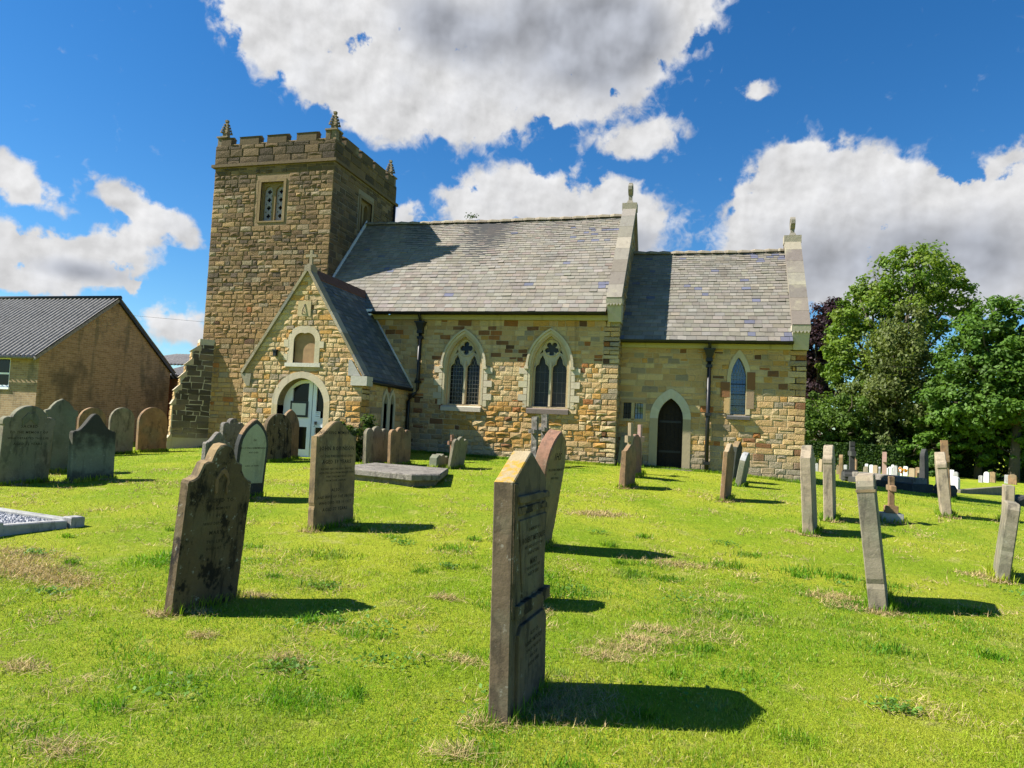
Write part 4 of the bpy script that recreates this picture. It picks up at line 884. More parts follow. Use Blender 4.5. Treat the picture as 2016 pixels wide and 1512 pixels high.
# porch roof
vP = Vector((-(PXM-PX1), 0, SP*(PX1-PXM)*-1)); lenP = math.hypot(PX1-PXM, PZA-PZE)
mb = MB()
upE = Vector((PXM-PX1, 0, PZA-PZE)).normalized(); upW = Vector((PXM-PX0, 0, PZA-PZE)).normalized()
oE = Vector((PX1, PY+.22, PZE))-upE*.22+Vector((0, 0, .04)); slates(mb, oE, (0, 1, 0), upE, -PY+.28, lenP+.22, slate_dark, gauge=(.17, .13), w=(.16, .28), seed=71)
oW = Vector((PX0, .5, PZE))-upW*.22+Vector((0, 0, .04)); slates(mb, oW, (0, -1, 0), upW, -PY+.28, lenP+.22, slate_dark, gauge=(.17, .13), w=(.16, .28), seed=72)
pr_ = mb.build('porch_roof', church)
mb = MB(); y = PY+.2
while y < .3:
    l = .45; y1 = min(y+l, .42)
    for s_ in (-1, 1): mb.hexa([(PXM, y, PZA+.06), (PXM, y1-.008, PZA+.06), (PXM+s_*.17, y1-.008, PZA+.06-.17*SP), (PXM+s_*.17, y, PZA+.06-.17*SP), (PXM, y, PZA+.11), (PXM, y1-.008, PZA+.11), (PXM+s_*.18, y1-.008, PZA+.09-.17*SP), (PXM+s_*.18, y, PZA+.09-.17*SP)], M_REDTILE)
    y = y1
mb.build('ridge_tiles', pr_)
mb = MB(); mb.tube([(PX1+.12, PY+.22, PZE-.15), (PX1+.12, -.02, PZE-.19)], .055, M_BLACK); mb.box(PX1+.0, PY+.25, PZE-.16, PX1+.10, -.02, PZE-.08, M_BLACK); mb.build('gutter', church)
mb = MB()  # coping on the porch gable
for s_, xe, upv in ((1, PX1, upE), (-1, PX0, upW)):
    nrm = Vector((-upv.z, 0, upv.x)) if s_ < 0 else Vector((upv.z, 0, -upv.x)); 
    if nrm.z < 0: nrm = -nrm
    base = Vector((xe, 0, PZE))-upv*.05
    for i in range(5):
        L_ = (lenP+.03)/5; p0 = base+upv*(L_*i+.003); p1 = base+upv*(L_*(i+1)-.003); c = vary(pick(random, [(2, (.25, .215, .15)), (1, (.18, .17, .15)), (1, (.32, .28, .2))]), .1)
        mb.hexa([Vector((p.x, yy, p.z))+nrm*t for t in (0, .075) for p, yy in ((p0, PY-.07), (p1, PY-.07), (p1, PY+.26), (p0, PY+.26))], M_RIDGE, c)
mb.box(PXM-.10, PY-.072, PZA-.02, PXM+.10, PY+.262, PZA+.15, M_RIDGE, (.26, .22, .16))
cp = mb.build('porch_coping', church)
mb = MB(); mb.box(PX1-.30, PY-.09, PZE-.28, PX1+.17, PY+.26, PZE-.03, M_ASHLAR, (.44, .42, .35)); mb.hexa([(PX1-.42, PY-.035, PZE-.02), (PX1-.05, PY-.035, PZE-.02), (PX1-.05, PY+.1, PZE-.02), (PX1-.42, PY+.1, PZE-.02), (PX1-.42, PY-.035, PZE+.4), (PX1-.34, PY-.035, PZE+.4), (PX1-.34, PY+.1, PZE+.4), (PX1-.42, PY+.1, PZE+.4)], M_ASHLAR, (.34, .33, .3)); mb.build('kneeler', cp)
mb = MB(); mb.hexa([(PX0+.1, PY-.03, PZE-.38), (PX0+.2, PY-.03, PZE-.38), (PX0+.2, PY+.2, PZE-.38), (PX0+.1, PY+.2, PZE-.38), (PX0-.10, PY-.05, PZE-.04), (PX0+.25, PY-.05, PZE-.04), (PX0+.25, PY+.2, PZE-.04), (PX0-.10, PY+.2, PZE-.04)], M_ASHLAR, (.28, .25, .18)); mb.build('kneeler', cp)
mb = MB(); cx, cy, z0 = PXM, PY+.1, PZA+.14
mb.box(cx-.08, cy-.08, z0, cx+.08, cy+.08, z0+.06, M_RIDGE, (.27, .23, .15)); mb.box(cx-.04, cy-.04, z0+.06, cx+.04, cy+.04, z0+.45, M_RIDGE, (.27, .23, .15)); mb.box(cx-.165, cy-.041, z0+.25, cx+.165, cy+.041, z0+.33, M_RIDGE, (.27, .23, .15)); mb.build('porch_cross', cp)
# pale flashing where porch ridge meets the nave eaves
mb = MB(); mb.hexa([(-7.78, -.40, 4.83), (-7.52, -.40, 4.83), (-7.52, -.1, 4.95), (-7.78, -.1, 4.95), (-7.84, -.40, 5.02), (-7.55, -.40, 5.02), (-7.55, -.05, 5.10), (-7.84, -.05, 5.10)], M_WHITE); mb.build('flashing', pr_)
mb = MB(); p0 = Vector((PX1+.14, -.02, PZE-.12)); p1 = Vector((-7.62, -.02, 4.9)); mb.tube([p0, p1], .035, M_LEAD, 5); mb.build('flashing', pr_)

# ================================================================== OTHER BUILDINGS
hall = thing('village_hall', 'low brown brick hall with a grey corrugated roof, left of the church tower', 'hall', (-26, 2.5, .3))
HX, HY0, HY1, HR, HZ, HZR = -20.0, -.58, 5.7, 2.57, 3.42, 5.95
mb = MB(); gabH = [(HY0, -.2), (HY1, -.2), (HY1, HZ-.06), (HR, HZR-.1), (HY0, HZ-.06)]
plate(mb, Fr((HX, 0, 0), (0, 1, 0), (1, 0, 0)), gabH, [], -.3, 0, M_BRICK, back=True)
fH = Fr((0, HY0, 0), (1, 0, 0), (0, -1, 0)); HW = [(-22.75, 2.2), (-21.27, 2.2), (-21.27, 3.28), (-22.75, 3.28)]
plate(mb, fH, [(-42, -.2), (HX-.001, -.2), (HX-.001, HZ-.06), (-42, HZ-.06)], [HW], -.3, -.001, M_BRICK, outer=False)
mb.box(-42, HY1-.3, -.2, HX-.31, HY1, HZ-.06, M_BRICK)
mb.build('wall', hall)
mb = MB()
plate(mb, fH, HW, [[(-22.67, 2.28), (-22.07, 2.28), (-22.07, 3.2), (-22.67, 3.2)], [(-21.97, 2.28), (-21.35, 2.28), (-21.35, 3.2), (-21.97, 3.2)]], -.12, -.05, M_WHITE)
mb.box(-22.756, HY0-.05, 2.13, -21.21, HY0+.1, 2.2, M_WHITE); hw = mb.build('window', hall)
mb = MB(); mb.face([fH(-22.75, 2.2, -.09), fH(-21.27, 2.2, -.09), fH(-21.27, 3.28, -.09), fH(-22.75, 3.28, -.09)], M_GLASSD); mb.build('pane', hw)
mb = MB(); mb.box(-22.67, HY0+.052, 2.66, -21.35, HY0+.085, 2.72, M_WHITE); mb.build('glazing_bar', hw)
def corrugated(mb, x0, x1, ya, za, yb, zb, mat, wave=.21, amp=.05):
    n = int((x1-x0)/wave*6); xs = np.linspace(x0, x1, n+1); V = []; d = Vector((0, yb-ya, zb-za)).normalized(); nn = Vector((0, -d.z, d.y))
    if nn.z < 0: nn = -nn
    m_ = 4
    for j in range(m_+1):
        t = j/m_; lift = .01*(j % 2)
        for x in xs: V.append(Vector((x, ya+(yb-ya)*t, za+(zb-za)*t))+nn*(amp*math.sin(x*2*math.pi/wave)+lift))
    F = [(j*(n+1)+i, j*(n+1)+i+1, (j+1)*(n+1)+i+1, (j+1)*(n+1)+i) for j in range(m_) for i in range(n)]
    mb.mesh(V, F, mat, (1, 1, 1), True)
mb = MB(); corrugated(mb, -42, HX+.12, HY0-.25, HZ-.12, HR, HZR, M_SHEET); corrugated(mb, -42, HX+.12, HY1+.2, HZ-.15, HR, HZR, M_SHEET)
hr = mb.build('roof', hall)
mb = MB(); mb.tube([(-42, HR, HZR+.03), (HX+.14, HR, HZR+.03)], .09, M_BLACK, 8); mb.build('ridge_capping', hr)
mb = MB()
for (ya, za) in ((HY0-.25, HZ-.16), (HY1+.2, HZ-.2)):
    mat = M_CONC if False else (M_SHEET if ya < 0 else M_BLACK)
    mb.hexa([(HX+.02, ya, za-.10), (HX+.11, ya, za-.10), (HX+.11, HR, HZR-.14), (HX+.02, HR, HZR-.14), (HX+.02, ya, za+.03), (HX+.11, ya, za+.03), (HX+.11, HR, HZR-.01), (HX+.02, HR, HZR-.01)], mat)
mb.build('verge_board', hall)
mb = MB(); mb.tube([(-42, HY0-.30, HZ-.17), (HX+.02, HY0-.30, HZ-.17)], .05, M_SHEET); mb.build('gutter', hall)
outb = thing('outbuilding', 'small red brick outbuilding with low corrugated roof between hall and tower', 'outbuilding', (-18, 8, .3))
mb = MB(); mb.box(-21, 6.2, -.1, -15.5, 11, 3.15, M_BRICKR); mb.build('wall', outb)
mb = MB(); corrugated(mb, -21.3, -15.2, 6.0, 3.2, 9.0, 4.05, M_SHEET); corrugated(mb, -27, -13, 10.0, 4.0, 14, 4.9, M_SHEET); mb.build('roof', outb)
mb = MB(); mb.box(-21.3, 5.95, 3.05, -15.2, 6.04, 3.2, M_BLACK); mb.build('gutter', outb)
mb = MB(); mb.tube([(-19.05, 5.9, 3.9), (-19.05, 5.9, 3.05)], .07, M_LEAD); mb.build('vent_pipe', outb)
mb = MB(); mb.box(-27, 14, -.2, -13, 18, 3.9, M_BRICKR); mb.build('rear_wall', outb)
mb = MB()
pts = [(-60+i*4, 30+.3*i, 10.9-.16*i-.012*i*(25-i)*.5) for i in range(26)]; mb.tube(pts, .012, M_BLACK, 4)
tag(mb.build('overhead_wire', None, pts[0]), 'thin black overhead wire strung across the sky behind the church', 'wire')

# ================================================================== GRAVES
def resample(o, st=.045):
    out = []
    for i in range(len(o)):
        a, b = o[i], o[(i+1) % len(o)]; n = max(1, int(math.hypot(b[0]-a[0], b[1]-a[1])/st))
        for k in range(n): out.append((a[0]+(b[0]-a[0])*k/n, a[1]+(b[1]-a[1])*k/n))
    return out
def slab_local(mb, outline, x0, x1, mat, bev=.012, jit=.004, rd=random, st=.045, col=(1, 1, 1), capmat=None):
    """outline (s,z) extruded along local x; softened worn edges"""
    if jit < .01: jit *= .35
    o = [(s+rd.uniform(-jit, jit), z+rd.uniform(-jit, jit)) for s, z in resample(outline, st)]; n = len(o)
    ar = sum(o[i][0]*o[(i+1) % n][1]-o[(i+1) % n][0]*o[i][1] for i in range(n)); sg = 1 if ar > 0 else -1
    nor = []
    for i in range(n):
        a, b = o[i-1], o[(i+1) % n]; t = (b[0]-a[0], b[1]-a[1]); l = math.hypot(*t)+1e-9; nor.append((-t[1]/l*sg, t[0]/l*sg))
    if bev < .03 and st < .08:      # chipped arrises
        for i in range(n):
            if rd.random() < .035 and o[i][1] > .02: c_ = rd.uniform(.004, .014); o[i] = (o[i][0]+nor[i][0]*c_, o[i][1]+nor[i][1]*c_)
    ins = [(o[i][0]+nor[i][0]*bev*(1 if rd.random() < .85 else rd.uniform(1.3, 2.2)), o[i][1]+nor[i][1]*bev) for i in range(n)]
    jj = lambda: rd.uniform(-jit, jit)*.22
    rings = [[(x0, s, z) for s, z in ins], [(x0+bev+jj(), s, z) for s, z in o], [((x0+x1)/2+jj(), s+jj(), z+jj()) for s, z in o], [(x1-bev+jj(), s, z) for s, z in o], [(x1, s, z) for s, z in ins]]
    V = [p for r_ in rings for p in r_]; F = []; FC = []
    for k in range(4):
        for i in range(n): F.append((k*n+i, k*n+(i+1) % n, (k+1)*n+(i+1) % n, (k+1)*n+i))
    F.append(tuple(range(n-1, -1, -1))); F.append(tuple(4*n+i for i in range(n)))
    mb.mesh(V, F, mat, col)
    if capmat is not None:      # the weathered top edge carries its own lichen-covered stone
        k = mb.mi(capmat); nf = len(F); zt = max(z for _, z in o)
        for j in range(4*n):
            i = j % n
            if nor[i][1] < -.35 and o[i][1] > .5*zt: mb.m[len(mb.m)-nf+j] = k
def arcpts(cx, cz, r, a0, a1, n): return [(cx+r*math.cos(R(a0+(a1-a0)*i/n)), cz+r*math.sin(R(a0+(a1-a0)*i/n))) for i in range(n+1)]
def prof(kind, w, h, b=-.22):
    u = w/2
    if kind == 'round': k = min(u, .42*h); L = [(-u, b), (-u, h-k)] + [(u*math.cos(R(180-180*i/16)), h-k+k*math.sin(R(180*i/16))) for i in range(1, 16)] + [(u, h-k), (u, b)]
    elif kind == 'flatround': k = .28*w; L = [(-u, b), (-u, h-k)] + [(u*math.cos(R(180-180*i/14)), h-k+k*math.sin(R(180*i/14))) for i in range(1, 14)] + [(u, h-k), (u, b)]
    elif kind == 'ogee': z1 = h*.855; L = [(-u, b), (-u, z1)] + [(u*s, z1+(h-z1)*(.5+.5*math.cos(math.pi*min(1, abs(s)/.98)))) for s in np.linspace(-.97, .97, 21)] + [(u, z1), (u, b)]
    elif kind == 'ogee_steep': z1 = h*.74; L = [(-u, b), (-u, z1-.03), (-u*.93, z1), (-u*.86, z1)] + [(u*s, z1+(h-z1)*(.5+.5*math.cos(math.pi*(abs(s)/.86)**.85))) for s in np.linspace(-.82, .82, 19)] + [(u*.86, z1), (u*.93, z1), (u, z1-.03), (u, b)]
    elif kind == 'pointed': L = [(-u, b)] + pointed(-u, u, h-w*.80, h, 10) + [(u, b)]
    elif kind == 'gothic': L = [(-u*.88, b), (-u*.88, h*.76), (-u, h*.78)] + [(-u*.97, h*.84), (-u*.72, h*.86), (-u*.62, h*.90), (-u*.35, h*.96), (0, h), (u*.35, h*.96), (u*.62, h*.90), (u*.72, h*.86), (u*.97, h*.84)] + [(u, h*.78), (u*.88, h*.76), (u*.88, b)]
    elif kind == 'gable': L = [(-u, b), (-u, h*.885), (0, h), (u, h*.885), (u, b)]
    elif kind == 'tri':
        L = [(-u, b), (-u, h*.80)] + arcpts(-u*.68, h*.80, u*.32, 180, 40, 6) + arcpts(0, h-u*.42, u*.42, 170, 10, 9) + arcpts(u*.68, h*.80, u*.32, 140, 0, 6) + [(u, b)]
    elif kind == 'shoulder':
        L = [(-u, b), (-u, h*.74), (-u*1.04, h*.76), (-u*1.04, h*.80)] + arcpts(-u*.86, h*.80, u*.18, 180, 70, 5) + [(-u*.70, h*.86)] + arcpts(0, h-u*.72, u*.72, 165, 15, 12) + [(u*.70, h*.86)] + arcpts(u*.86, h*.80, u*.18, 110, 0, 5) + [(u*1.04, h*.76), (u, h*.74), (u, b)]
    elif kind == 'scroll':
        q = [(1, .765), (.97, .785), (.86, .79), (.74, .81), (.66, .85), (.60, .885), (.50, .895), (.40, .90), (.34, .925), (.28, .965), (.18, .992), (0, 1.0)]
        L = [(-u, b)] + [(-u*a, h*z) for a, z in q] + [(u*a, h*(z-.02*a)) for a, z in reversed(q[:-1])] + [(u, b)]
    elif kind == 'flat': L = [(-u, b), (-u, h), (u, h), (u, b)]
    elif kind == 'chamfer': L = [(-u, b), (-u, h*.92), (-u*.8, h), (u*.8, h), (u, h*.92), (u, b)]
    elif kind == 'broken': L = [(-u, b), (-u, h*.7), (-u*.6, h*.95), (-u*.2, h*.85), (u*.1, h), (u*.5, h*.8), (u*.8, h*.86), (u, h*.6), (u, b)]
    elif kind == 'cross':
        t = u*.26; za = h*.70; L = [(-t*1.25, b), (-t, za-t), (-u, za-t*1.1), (-u, za+t*1.1), (-t, za+t), (-t*1.05, h), (t*1.05, h), (t, za+t), (u, za+t*1.1), (u, za-t*1.1), (t, za-t), (t*1.25, b)]
    return L
FOOT = []
def grave(label, pos_, yaw, w, t, h, lean, kind, mat, cat='headstone', name='headstone', roll=0, group='headstones', bev=.012, jit=.004, capmat=None, taper=0):
    x, y = pos_; z = float(gsurf(np.array([x]), np.array([y]))[0])
    mb = MB(); rd = random.Random(int((x*7.13+y*3.7)*1000) % 9973)
    st = .045 if math.hypot(x-2.4, y+20) < 12 else .08
    slab_local(mb, prof(kind, w, h), -t/2, t/2, mat, bev, jit, rd, st, capmat=capmat)
    if taper: mb.v = [(vx*(1-taper*max(0, vz)/h), vy, vz) for vx, vy, vz in mb.v]
    o = mb.build(name); o.location = (x, y, z); o.rotation_euler = (R(roll), R(lean), R(-yaw))
    tag(o, label, cat, group); FOOT.append((x, y, yaw, w, t)); return o
def sub(parent, name, outline, x0, x1, mat, bev=.004, jit=.002, st=.05, label=None):
    mb = MB(); slab_local(mb, outline, x0, x1, mat, bev, jit, random.Random(5), st); o = mb.build(name); o.parent = parent
    if label: o['label'] = label
    return o
def inscribe(parent, lines, x, mat, y0=0.0, name='inscription'):
    V = []; F = []
    for txt, size, z in lines:
        cu = bpy.data.curves.new('t', 'FONT'); cu.body = txt; cu.size = size; cu.align_x = 'CENTER'; cu.resolution_u = 1; cu.space_character = 1.12; cu.offset = size*.012
        ob = bpy.data.objects.new('t', cu); COL.objects.link(ob); bpy.context.view_layer.update()
        me = bpy.data.meshes.new_from_object(ob.evaluated_get(bpy.context.evaluated_depsgraph_get())); i0 = len(V)
        V += [(x, v.co.x+y0, v.co.y+z) for v in me.vertices]; F += [tuple(i0+i for i in p.vertices) for p in me.polygons]
        bpy.data.objects.remove(ob); bpy.data.curves.remove(cu); bpy.data.meshes.remove(me)
    m2 = MB(); m2.mesh(V, F, mat); o = m2.build(name); o.parent = parent; return o

# front pedimented stone with its cornice, panels and lettering
s = grave('tall pedimented headstone with yellow lichen on its gable, nearest the middle of the lawn', (1.425, -15.997), 4, .62, .115, 1.415, -1.4, 'gable', G_DARKS, capmat=G_LICH, jit=.002, bev=.006)
X = .0575; hh = 1.415
sub(s, 'cornice', [(-0.270, hh*.80), (-0.270, hh*.83), (0.319, hh*.83), (0.319, hh*.80)], X-.01, X+.024, G_DARKS)
sub(s, 'frieze', [(-0.256, hh*.755), (-0.256, hh*.785), (0.303, hh*.785), (0.303, hh*.755)], X-.01, X+.012, G_DARK)
sub(s, 'pilaster', [(-0.307, .52), (-0.307, hh*.88), (-0.249, hh*.88), (-0.249, hh*.73), (-0.202, hh*.58), (-0.175, .56), (-0.175, .52)], X-.01, X+.009, G_DARK)
sub(s, 'inscribed_panel', [(-0.142, .61), (-0.216, hh*.735), (0.299, hh*.735), (0.263, .61)], X-.01, X+.010, G_DARKS)
sub(s, 'ledge', [(-0.276, .525), (-0.276, .595), (0.330, .595), (0.330, .525)], X-.03, X+.032, G_DARK, label='projecting weathered ledge')
sub(s, 'lower_panel', [(-0.222, -.1), (-0.222, .43), (-0.175, .47), (0.243, .47), (0.290, .43), (0.290, -.1)], X-.01, X+.022, G_DARKS)
inscribe(s, [('IN MEMORY OF', 0.027, .965), ('ROBERT METCALFE', 0.045, .905), ('WHO DIED AUGUST 19 1884', 0.024, .87), ('AGED 67 YEARS', 0.027, .835), ('MARY', 0.045, .775), ('THE ABOVE WHO DIED', 0.022, .75), ('AGED 74 YEARS', 0.027, .715)], X+.0125, M_CARVE, .04)
inscribe(s, [('ALSO OF', 0.033, .385), ('ROBERT METCALFE', 0.033, .34), ('SON OF THE ABOVE', 0.027, .30), ('WHO DIED', 0.027, .26), ('AGED 41 YEARS', 0.027, .22)], X+.0245, M_CARVE, .04)
g_ = grave('dark stained headstone with scrolled shoulders leaning to the right', (-1.49, -14.99), 15, .60, .115, 1.33, 5.2, 'scroll', G_DARK, capmat=G_TAN, jit=.006)
sub(g_, 'carved_crest', [(-.06, .92), (-.07, 1.05), (-.03, 1.12), (0, 1.14), (.03, 1.12), (.07, 1.05), (.06, .92), (.035, .94), (.04, 1.05), (0, 1.09), (-.04, 1.05), (-.035, .94)], .05, .068, G_BROWN, st=.03)
inscribe(g_, [('IN', .04, 1.16), ('SACRED TO', .045, .86), ('THE MEMORY', .032, .80), ('OF', .035, .74), ('WHO DEPARTED', .03, .68), ('MARY', .045, .60), ('THIS LIFE', .034, .53), ('BORN AT', .03, .475)], .0592, M_CARVE)
l_ = grave('upright tan headstone with a swept top and dark lettering', (-2.24, -11.61), 13, .75, .115, 1.37, -1.5, 'ogee', G_TAN, jit=.003)
inscribe(l_, [('IN LOVING MEMORY OF', .06, 1.20), ('JOHN ROBINSON', .075, .99), ('OF THIS PARISH WHO DIED', .045, .90), ('AGED 59 YEARS', .07, .82), ('BLESSED ARE THE DEAD WHICH', .036, .74), ('DIE IN THE LORD FROM HENCEFORTH', .034, .69), ('THAT THEY MAY REST', .034, .64), ('FROM THEIR LABOURS', .034, .59), ('ALSO', .06, .46), ('JANE WIFE OF THE ABOVE', .052, .375), ('WHO DIED FEB 10 1917', .052, .30), ('AGED 77 YEARS', .06, .215)], .0592, M_INK, .0)
a_ = grave('big brown headstone with cusped shoulders and a carved head, at the lawn edge', (-8.97, -10.28), 13, .82, .14, 1.36, 2.6, 'shoulder', G_GREY)
inscribe(a_, [('SACRED', .07, .98), ('TO THE MEMORY OF', .06, .88), ('WHO DEPARTED THIS LIFE', .05, .78), ('AGED 72 YEARS', .06, .68)], .072, M_CARVE)
sub(a_, 'carved_relief', [(-.12, 1.02), (-.14, 1.12), (-.05, 1.24), (0, 1.22), (.05, 1.25), (.14, 1.12), (.12, 1.02), (.06, 1.06), (0, 1.12), (-.06, 1.06)], .06, .085, G_GREEN)
grave('round topped headstone half hidden behind the big cusped brown one', (-10.45, -9.0), 13, .77, .12, 1.24, 0, 'round', G_GREY)
grave('narrow greenish gothic headstone with an arched shouldered top', (-9.95, -8.70), 13, .64, .10, 1.46, -1.0, 'gothic', G_GREEN)
grave('buff round headstone behind the black stained one beside the hall', (-13.45, -4.55), 13, .74, .11, 1.29, 0, 'round', G_BROWN)
d_ = grave('squat headstone with a swept top, black above and pale green below', (-8.29, -9.50), 13, .79, .13, 1.21, -2.5, 'ogee_steep', G_BW)
grave('grey round topped headstone in front of the hall gable, between two others', (-13.28, -3.70), 13, .71, .10, 1.30, -1, 'round', G_GREY)
grave('reddish round topped headstone nearest the tower buttress', (-13.37, -2.44), 13, .93, .12, 1.32, -2, 'round', G_BROWN)
grave('low grey swept headstone peeping out above the leaning stained one', (-7.62, -7.01), 13, .62, .13, .84, 2, 'ogee_steep', G_SLAB)
grave('mottled three lobed headstone in front of the tower foot', (-9.30, -4.25), 13, .66, .15, 1.05, 0, 'tri', G_SLAB)
i_ = grave('pale green pointed headstone with a dark worn border', (-4.54, -10.20), 13, .60, .10, 1.27, 4.0, 'pointed', G_BLACK, capmat=G_BROWN)
sub(i_, 'face_panel', prof('pointed', .50, 1.20, .25), .03, .054, G_PALE)
inscribe(i_, [('IN', .05, .92), ('IN LOVING REMEMBRANCE', .04, .80), ('WHO DIED', .035, .73), ('AGED 24 YEARS', .035, .52)], .0555, M_CARVE)
grave('broad round headstone with black streaks before the porch', (-7.84, -4.40), 13, .84, .14, 1.20, -2.5, 'round', G_DARK, roll=0)
grave('dark narrow headstone tucked behind the streaked round one at the porch', (-8.02, -3.62), 13, .60, .11, 1.30, -1, 'pointed', G_BROWN)
grave('grey three lobed headstone beside the porch bush', (-5.30, -4.10), 13, .85, .11, .95, -1.5, 'tri', G_GREY)
grave('lichen streaked three lobed headstone close by the porch side windows', (-4.69, -4.08), 13, .80, .10, .94, -1.5, 'tri', G_BROWN)
grave('small three lobed headstone leaning over in front of the nave wall', (-3.23, -4.12), 13, .60, .085, .76, 9, 'tri', G_GREY)
grave('small reddish cross behind the leaning stone at the nave wall', (-3.84, -2.71), 13, .34, .07, .70, -2, 'cross', G_RED, cat='grave cross', name='grave_cross', group='grave crosses')
grave('broken stump of a headstone next to the flat tomb', (-3.61, -4.22), 13, .52, .22, .33, 0, 'broken', G_GREEN, jit=.012)
t_ = grave('tall pointed red sandstone headstone leaning far to the right', (.52, -11.73), 13, .52, .17, 1.40, 8.2, 'pointed', G_RED, jit=.005)
sub(t_, 'face_panel', prof('pointed', .46, 1.37, .02), .07, .089, G_TAN)
inscribe(t_, [('IHS', .12, 1.06), ('IN LOVING MEMORY', .04, .93), ('OF', .04, .88), ('WHO DIED', .04, .83)], .0905, M_CARVE)
grave('low gabled headstone hidden behind the tall pedimented one, only its shadow showing', (.96, -14.0), 12, .42, .10, .66, 0, 'gable', G_GREY)
u_ = grave('granite cross on a rough block below the right hand nave window, seen edge on', (-1.82, -2.05), 13, .40, .17, 1.30, -1, 'cross', G_SLAB, cat='grave cross', name='grave_cross', group='grave crosses', jit=.012)
mb = MB(); slab_local(mb, [(-.28, -.1), (-.26, .30), (.26, .28), (.28, -.1)], -.28, .24, G_GRANITE, .02, .012, random.Random(3)); o = mb.build('plinth'); o.parent = u_
grave('mottled granite cross close behind its twin on the block by the nave wall', (-1.66, -1.55), 13, .40, .18, 1.36, -1.5, 'cross', G_SLAB, cat='grave cross', name='grave_cross', group='grave crosses', jit=.012)
grave('thin brown headstone seen edge on, between the red leaning one and the side door', (.90, -5.23), 13, .65, .14, .88, 2.0, 'ogee', G_BROWN, taper=.3)
grave('slim pale cross rising behind the thin brown headstone left of the side door', (.80, -3.67), 13, .55, .085, 1.24, -1, 'cross', G_CREAM, cat='grave cross', name='grave_cross', group='grave crosses')
grave('reddish edge on headstone just left of the side door', (.87, -3.34), 13, .65, .14, .98, -1.5, 'round', G_RED)
grave('pink cross rising behind the reddish headstone by the side door', (.86, -2.10), 13, .5, .09, 1.22, 0, 'cross', G_PINK, cat='grave cross', name='grave_cross', group='grave crosses')
grave('grey slab leaning in the corner of nave and chancel walls', (.16, .12), 85, .22, .08, .85, 0, 'flat', G_GREEN, roll=-6, name='grave_slab', cat='grave slab', group=None)
grave('low black stone at the foot of the wall by the side door', (.66, -.12), 75, .24, .12, .42, 0, 'broken', G_BLACK, name='footstone', cat='footstone', group=None)
grave('slim tan headstone seen edge on, foremost of the three before the chancel window', (2.82, -5.89), 13, .62, .09, 1.07, 3.0, 'ogee', G_BROWN, capmat=G_CREAM)
grave('dark edged headstone behind the slim tan one near the chancel downpipe', (3.11, -1.57), 13, .65, .14, .98, 6.0, 'ogee', G_BLACK, capmat=G_TAN)
grave('short grey white topped headstone leaning right below the lancet window', (3.21, -3.10), 13, .6, .13, .77, 9.5, 'round', G_GREEN, capmat=G_GRANITE)
grave('tall pale edge on headstone just right of the chancel corner', (3.95, -8.63), 13, .65, .15, 1.28, -3.0, 'ogee', G_PTAN)
grave('tall edge on headstone with a grey side, second to the right of the chancel corner', (4.46, -7.10), 13, .65, .15, 1.23, -1.8, 'shoulder', G_PTAN)
x3 = grave('big grey brown headstone seen edge on and tilting left on the right hand lawn', (4.01, -12.64), 13, .66, .15, 1.19, -6.3, 'chamfer', G_GREY, capmat=G_PTAN, bev=.008)
sub(x3, 'cap_moulding', [(-.335, 1.04), (-.335, 1.065), (.335, 1.065), (.335, 1.04)], -.083, .083, G_TAN)
x4 = thing('grave_cross', 'small brown cross on two stepped blocks behind the tilting headstone', 'grave cross', (5.48, -6.64, gz(5.48, -6.64)), 'grave crosses')
def at_local(parent, name, outline, x0, x1, mat, bev=.008, jit=.003): return sub(parent, name, outline, x0, x1, mat, bev, jit)
at_local(x4, 'base', [(-.16, -.1), (-.14, .15), (.14, .15), (.16, -.1)], -.165, .165, G_GRANITE); at_local(x4, 'step', [(-.1, .151), (-.09, .27), (.09, .27), (.1, .151)], -.095, .095, G_BROWN)
at_local(x4, 'cross', [(-.05, .271), (-.04, .52), (-.17, .52), (-.17, .61), (-.04, .61), (-.045, .76), (.045, .76), (.04, .61), (.17, .61), (.17, .52), (.04, .52), (.05, .271)], -.045, .045, G_BROWN)
FOOT.append((5.48, -6.64, 13, .3, .3))
grave('pale headstone tilting left with a notched edge, beside the dark obelisk', (6.84, -4.81), 13, .65, .17, 1.20, -5.5, 'shoulder', G_PTAN)
grave('brown cross behind the pale notched headstone', (8.3, .10), 13, .6, .17, 1.52, -3, 'cross', G_BROWN, cat='grave cross', name='grave_cross', group='grave crosses')
x6 = grave('grey headstone leaning right at the right hand edge of the lawn', (5.74, -10.51), 16, .64, .13, .87, 7.0, 'chamfer', G_GREY, jit=.006)
grave('cream squared headstone just behind the grey one at the right edge', (8.01, -4.37), 13, .5, .15, .68, 1.0, 'flat', G_PTAN)
# flat tomb, kerb sets, dark monuments
tomb = thing('chest_tomb', 'low chest tomb with a thick mottled grey lid', 'tomb', (-3.9, -6.3, gz(-3.9, -6.3)))
TP = [(-4.75, -7.05), (-2.80, -7.72), (-2.42, -7.25), (-2.95, -5.35), (-4.9, -4.95)]
zt = .655
mb = MB(); cen = (sum(p[0] for p in TP)/5, sum(p[1] for p in TP)/5)
def lidring(sc_, z): return [(cen[0]+(x-cen[0])*sc_, cen[1]+(y-cen[1])*sc_, z) for x, y in TP]
rs = [lidring(.985, zt-.13), lidring(1.0, zt-.11), lidring(1.0, zt-.02), lidring(.985, zt)]; V = [p for r_ in rs for p in r_]
mb.mesh(V, [(k*5+i, k*5+(i+1) % 5, (k+1)*5+(i+1) % 5, (k+1)*5+i) for k in range(3) for i in range(5)]+[(15, 16, 17, 18, 19), (4, 3, 2, 1, 0)], G_SLAB); mb.build('lid', tomb)
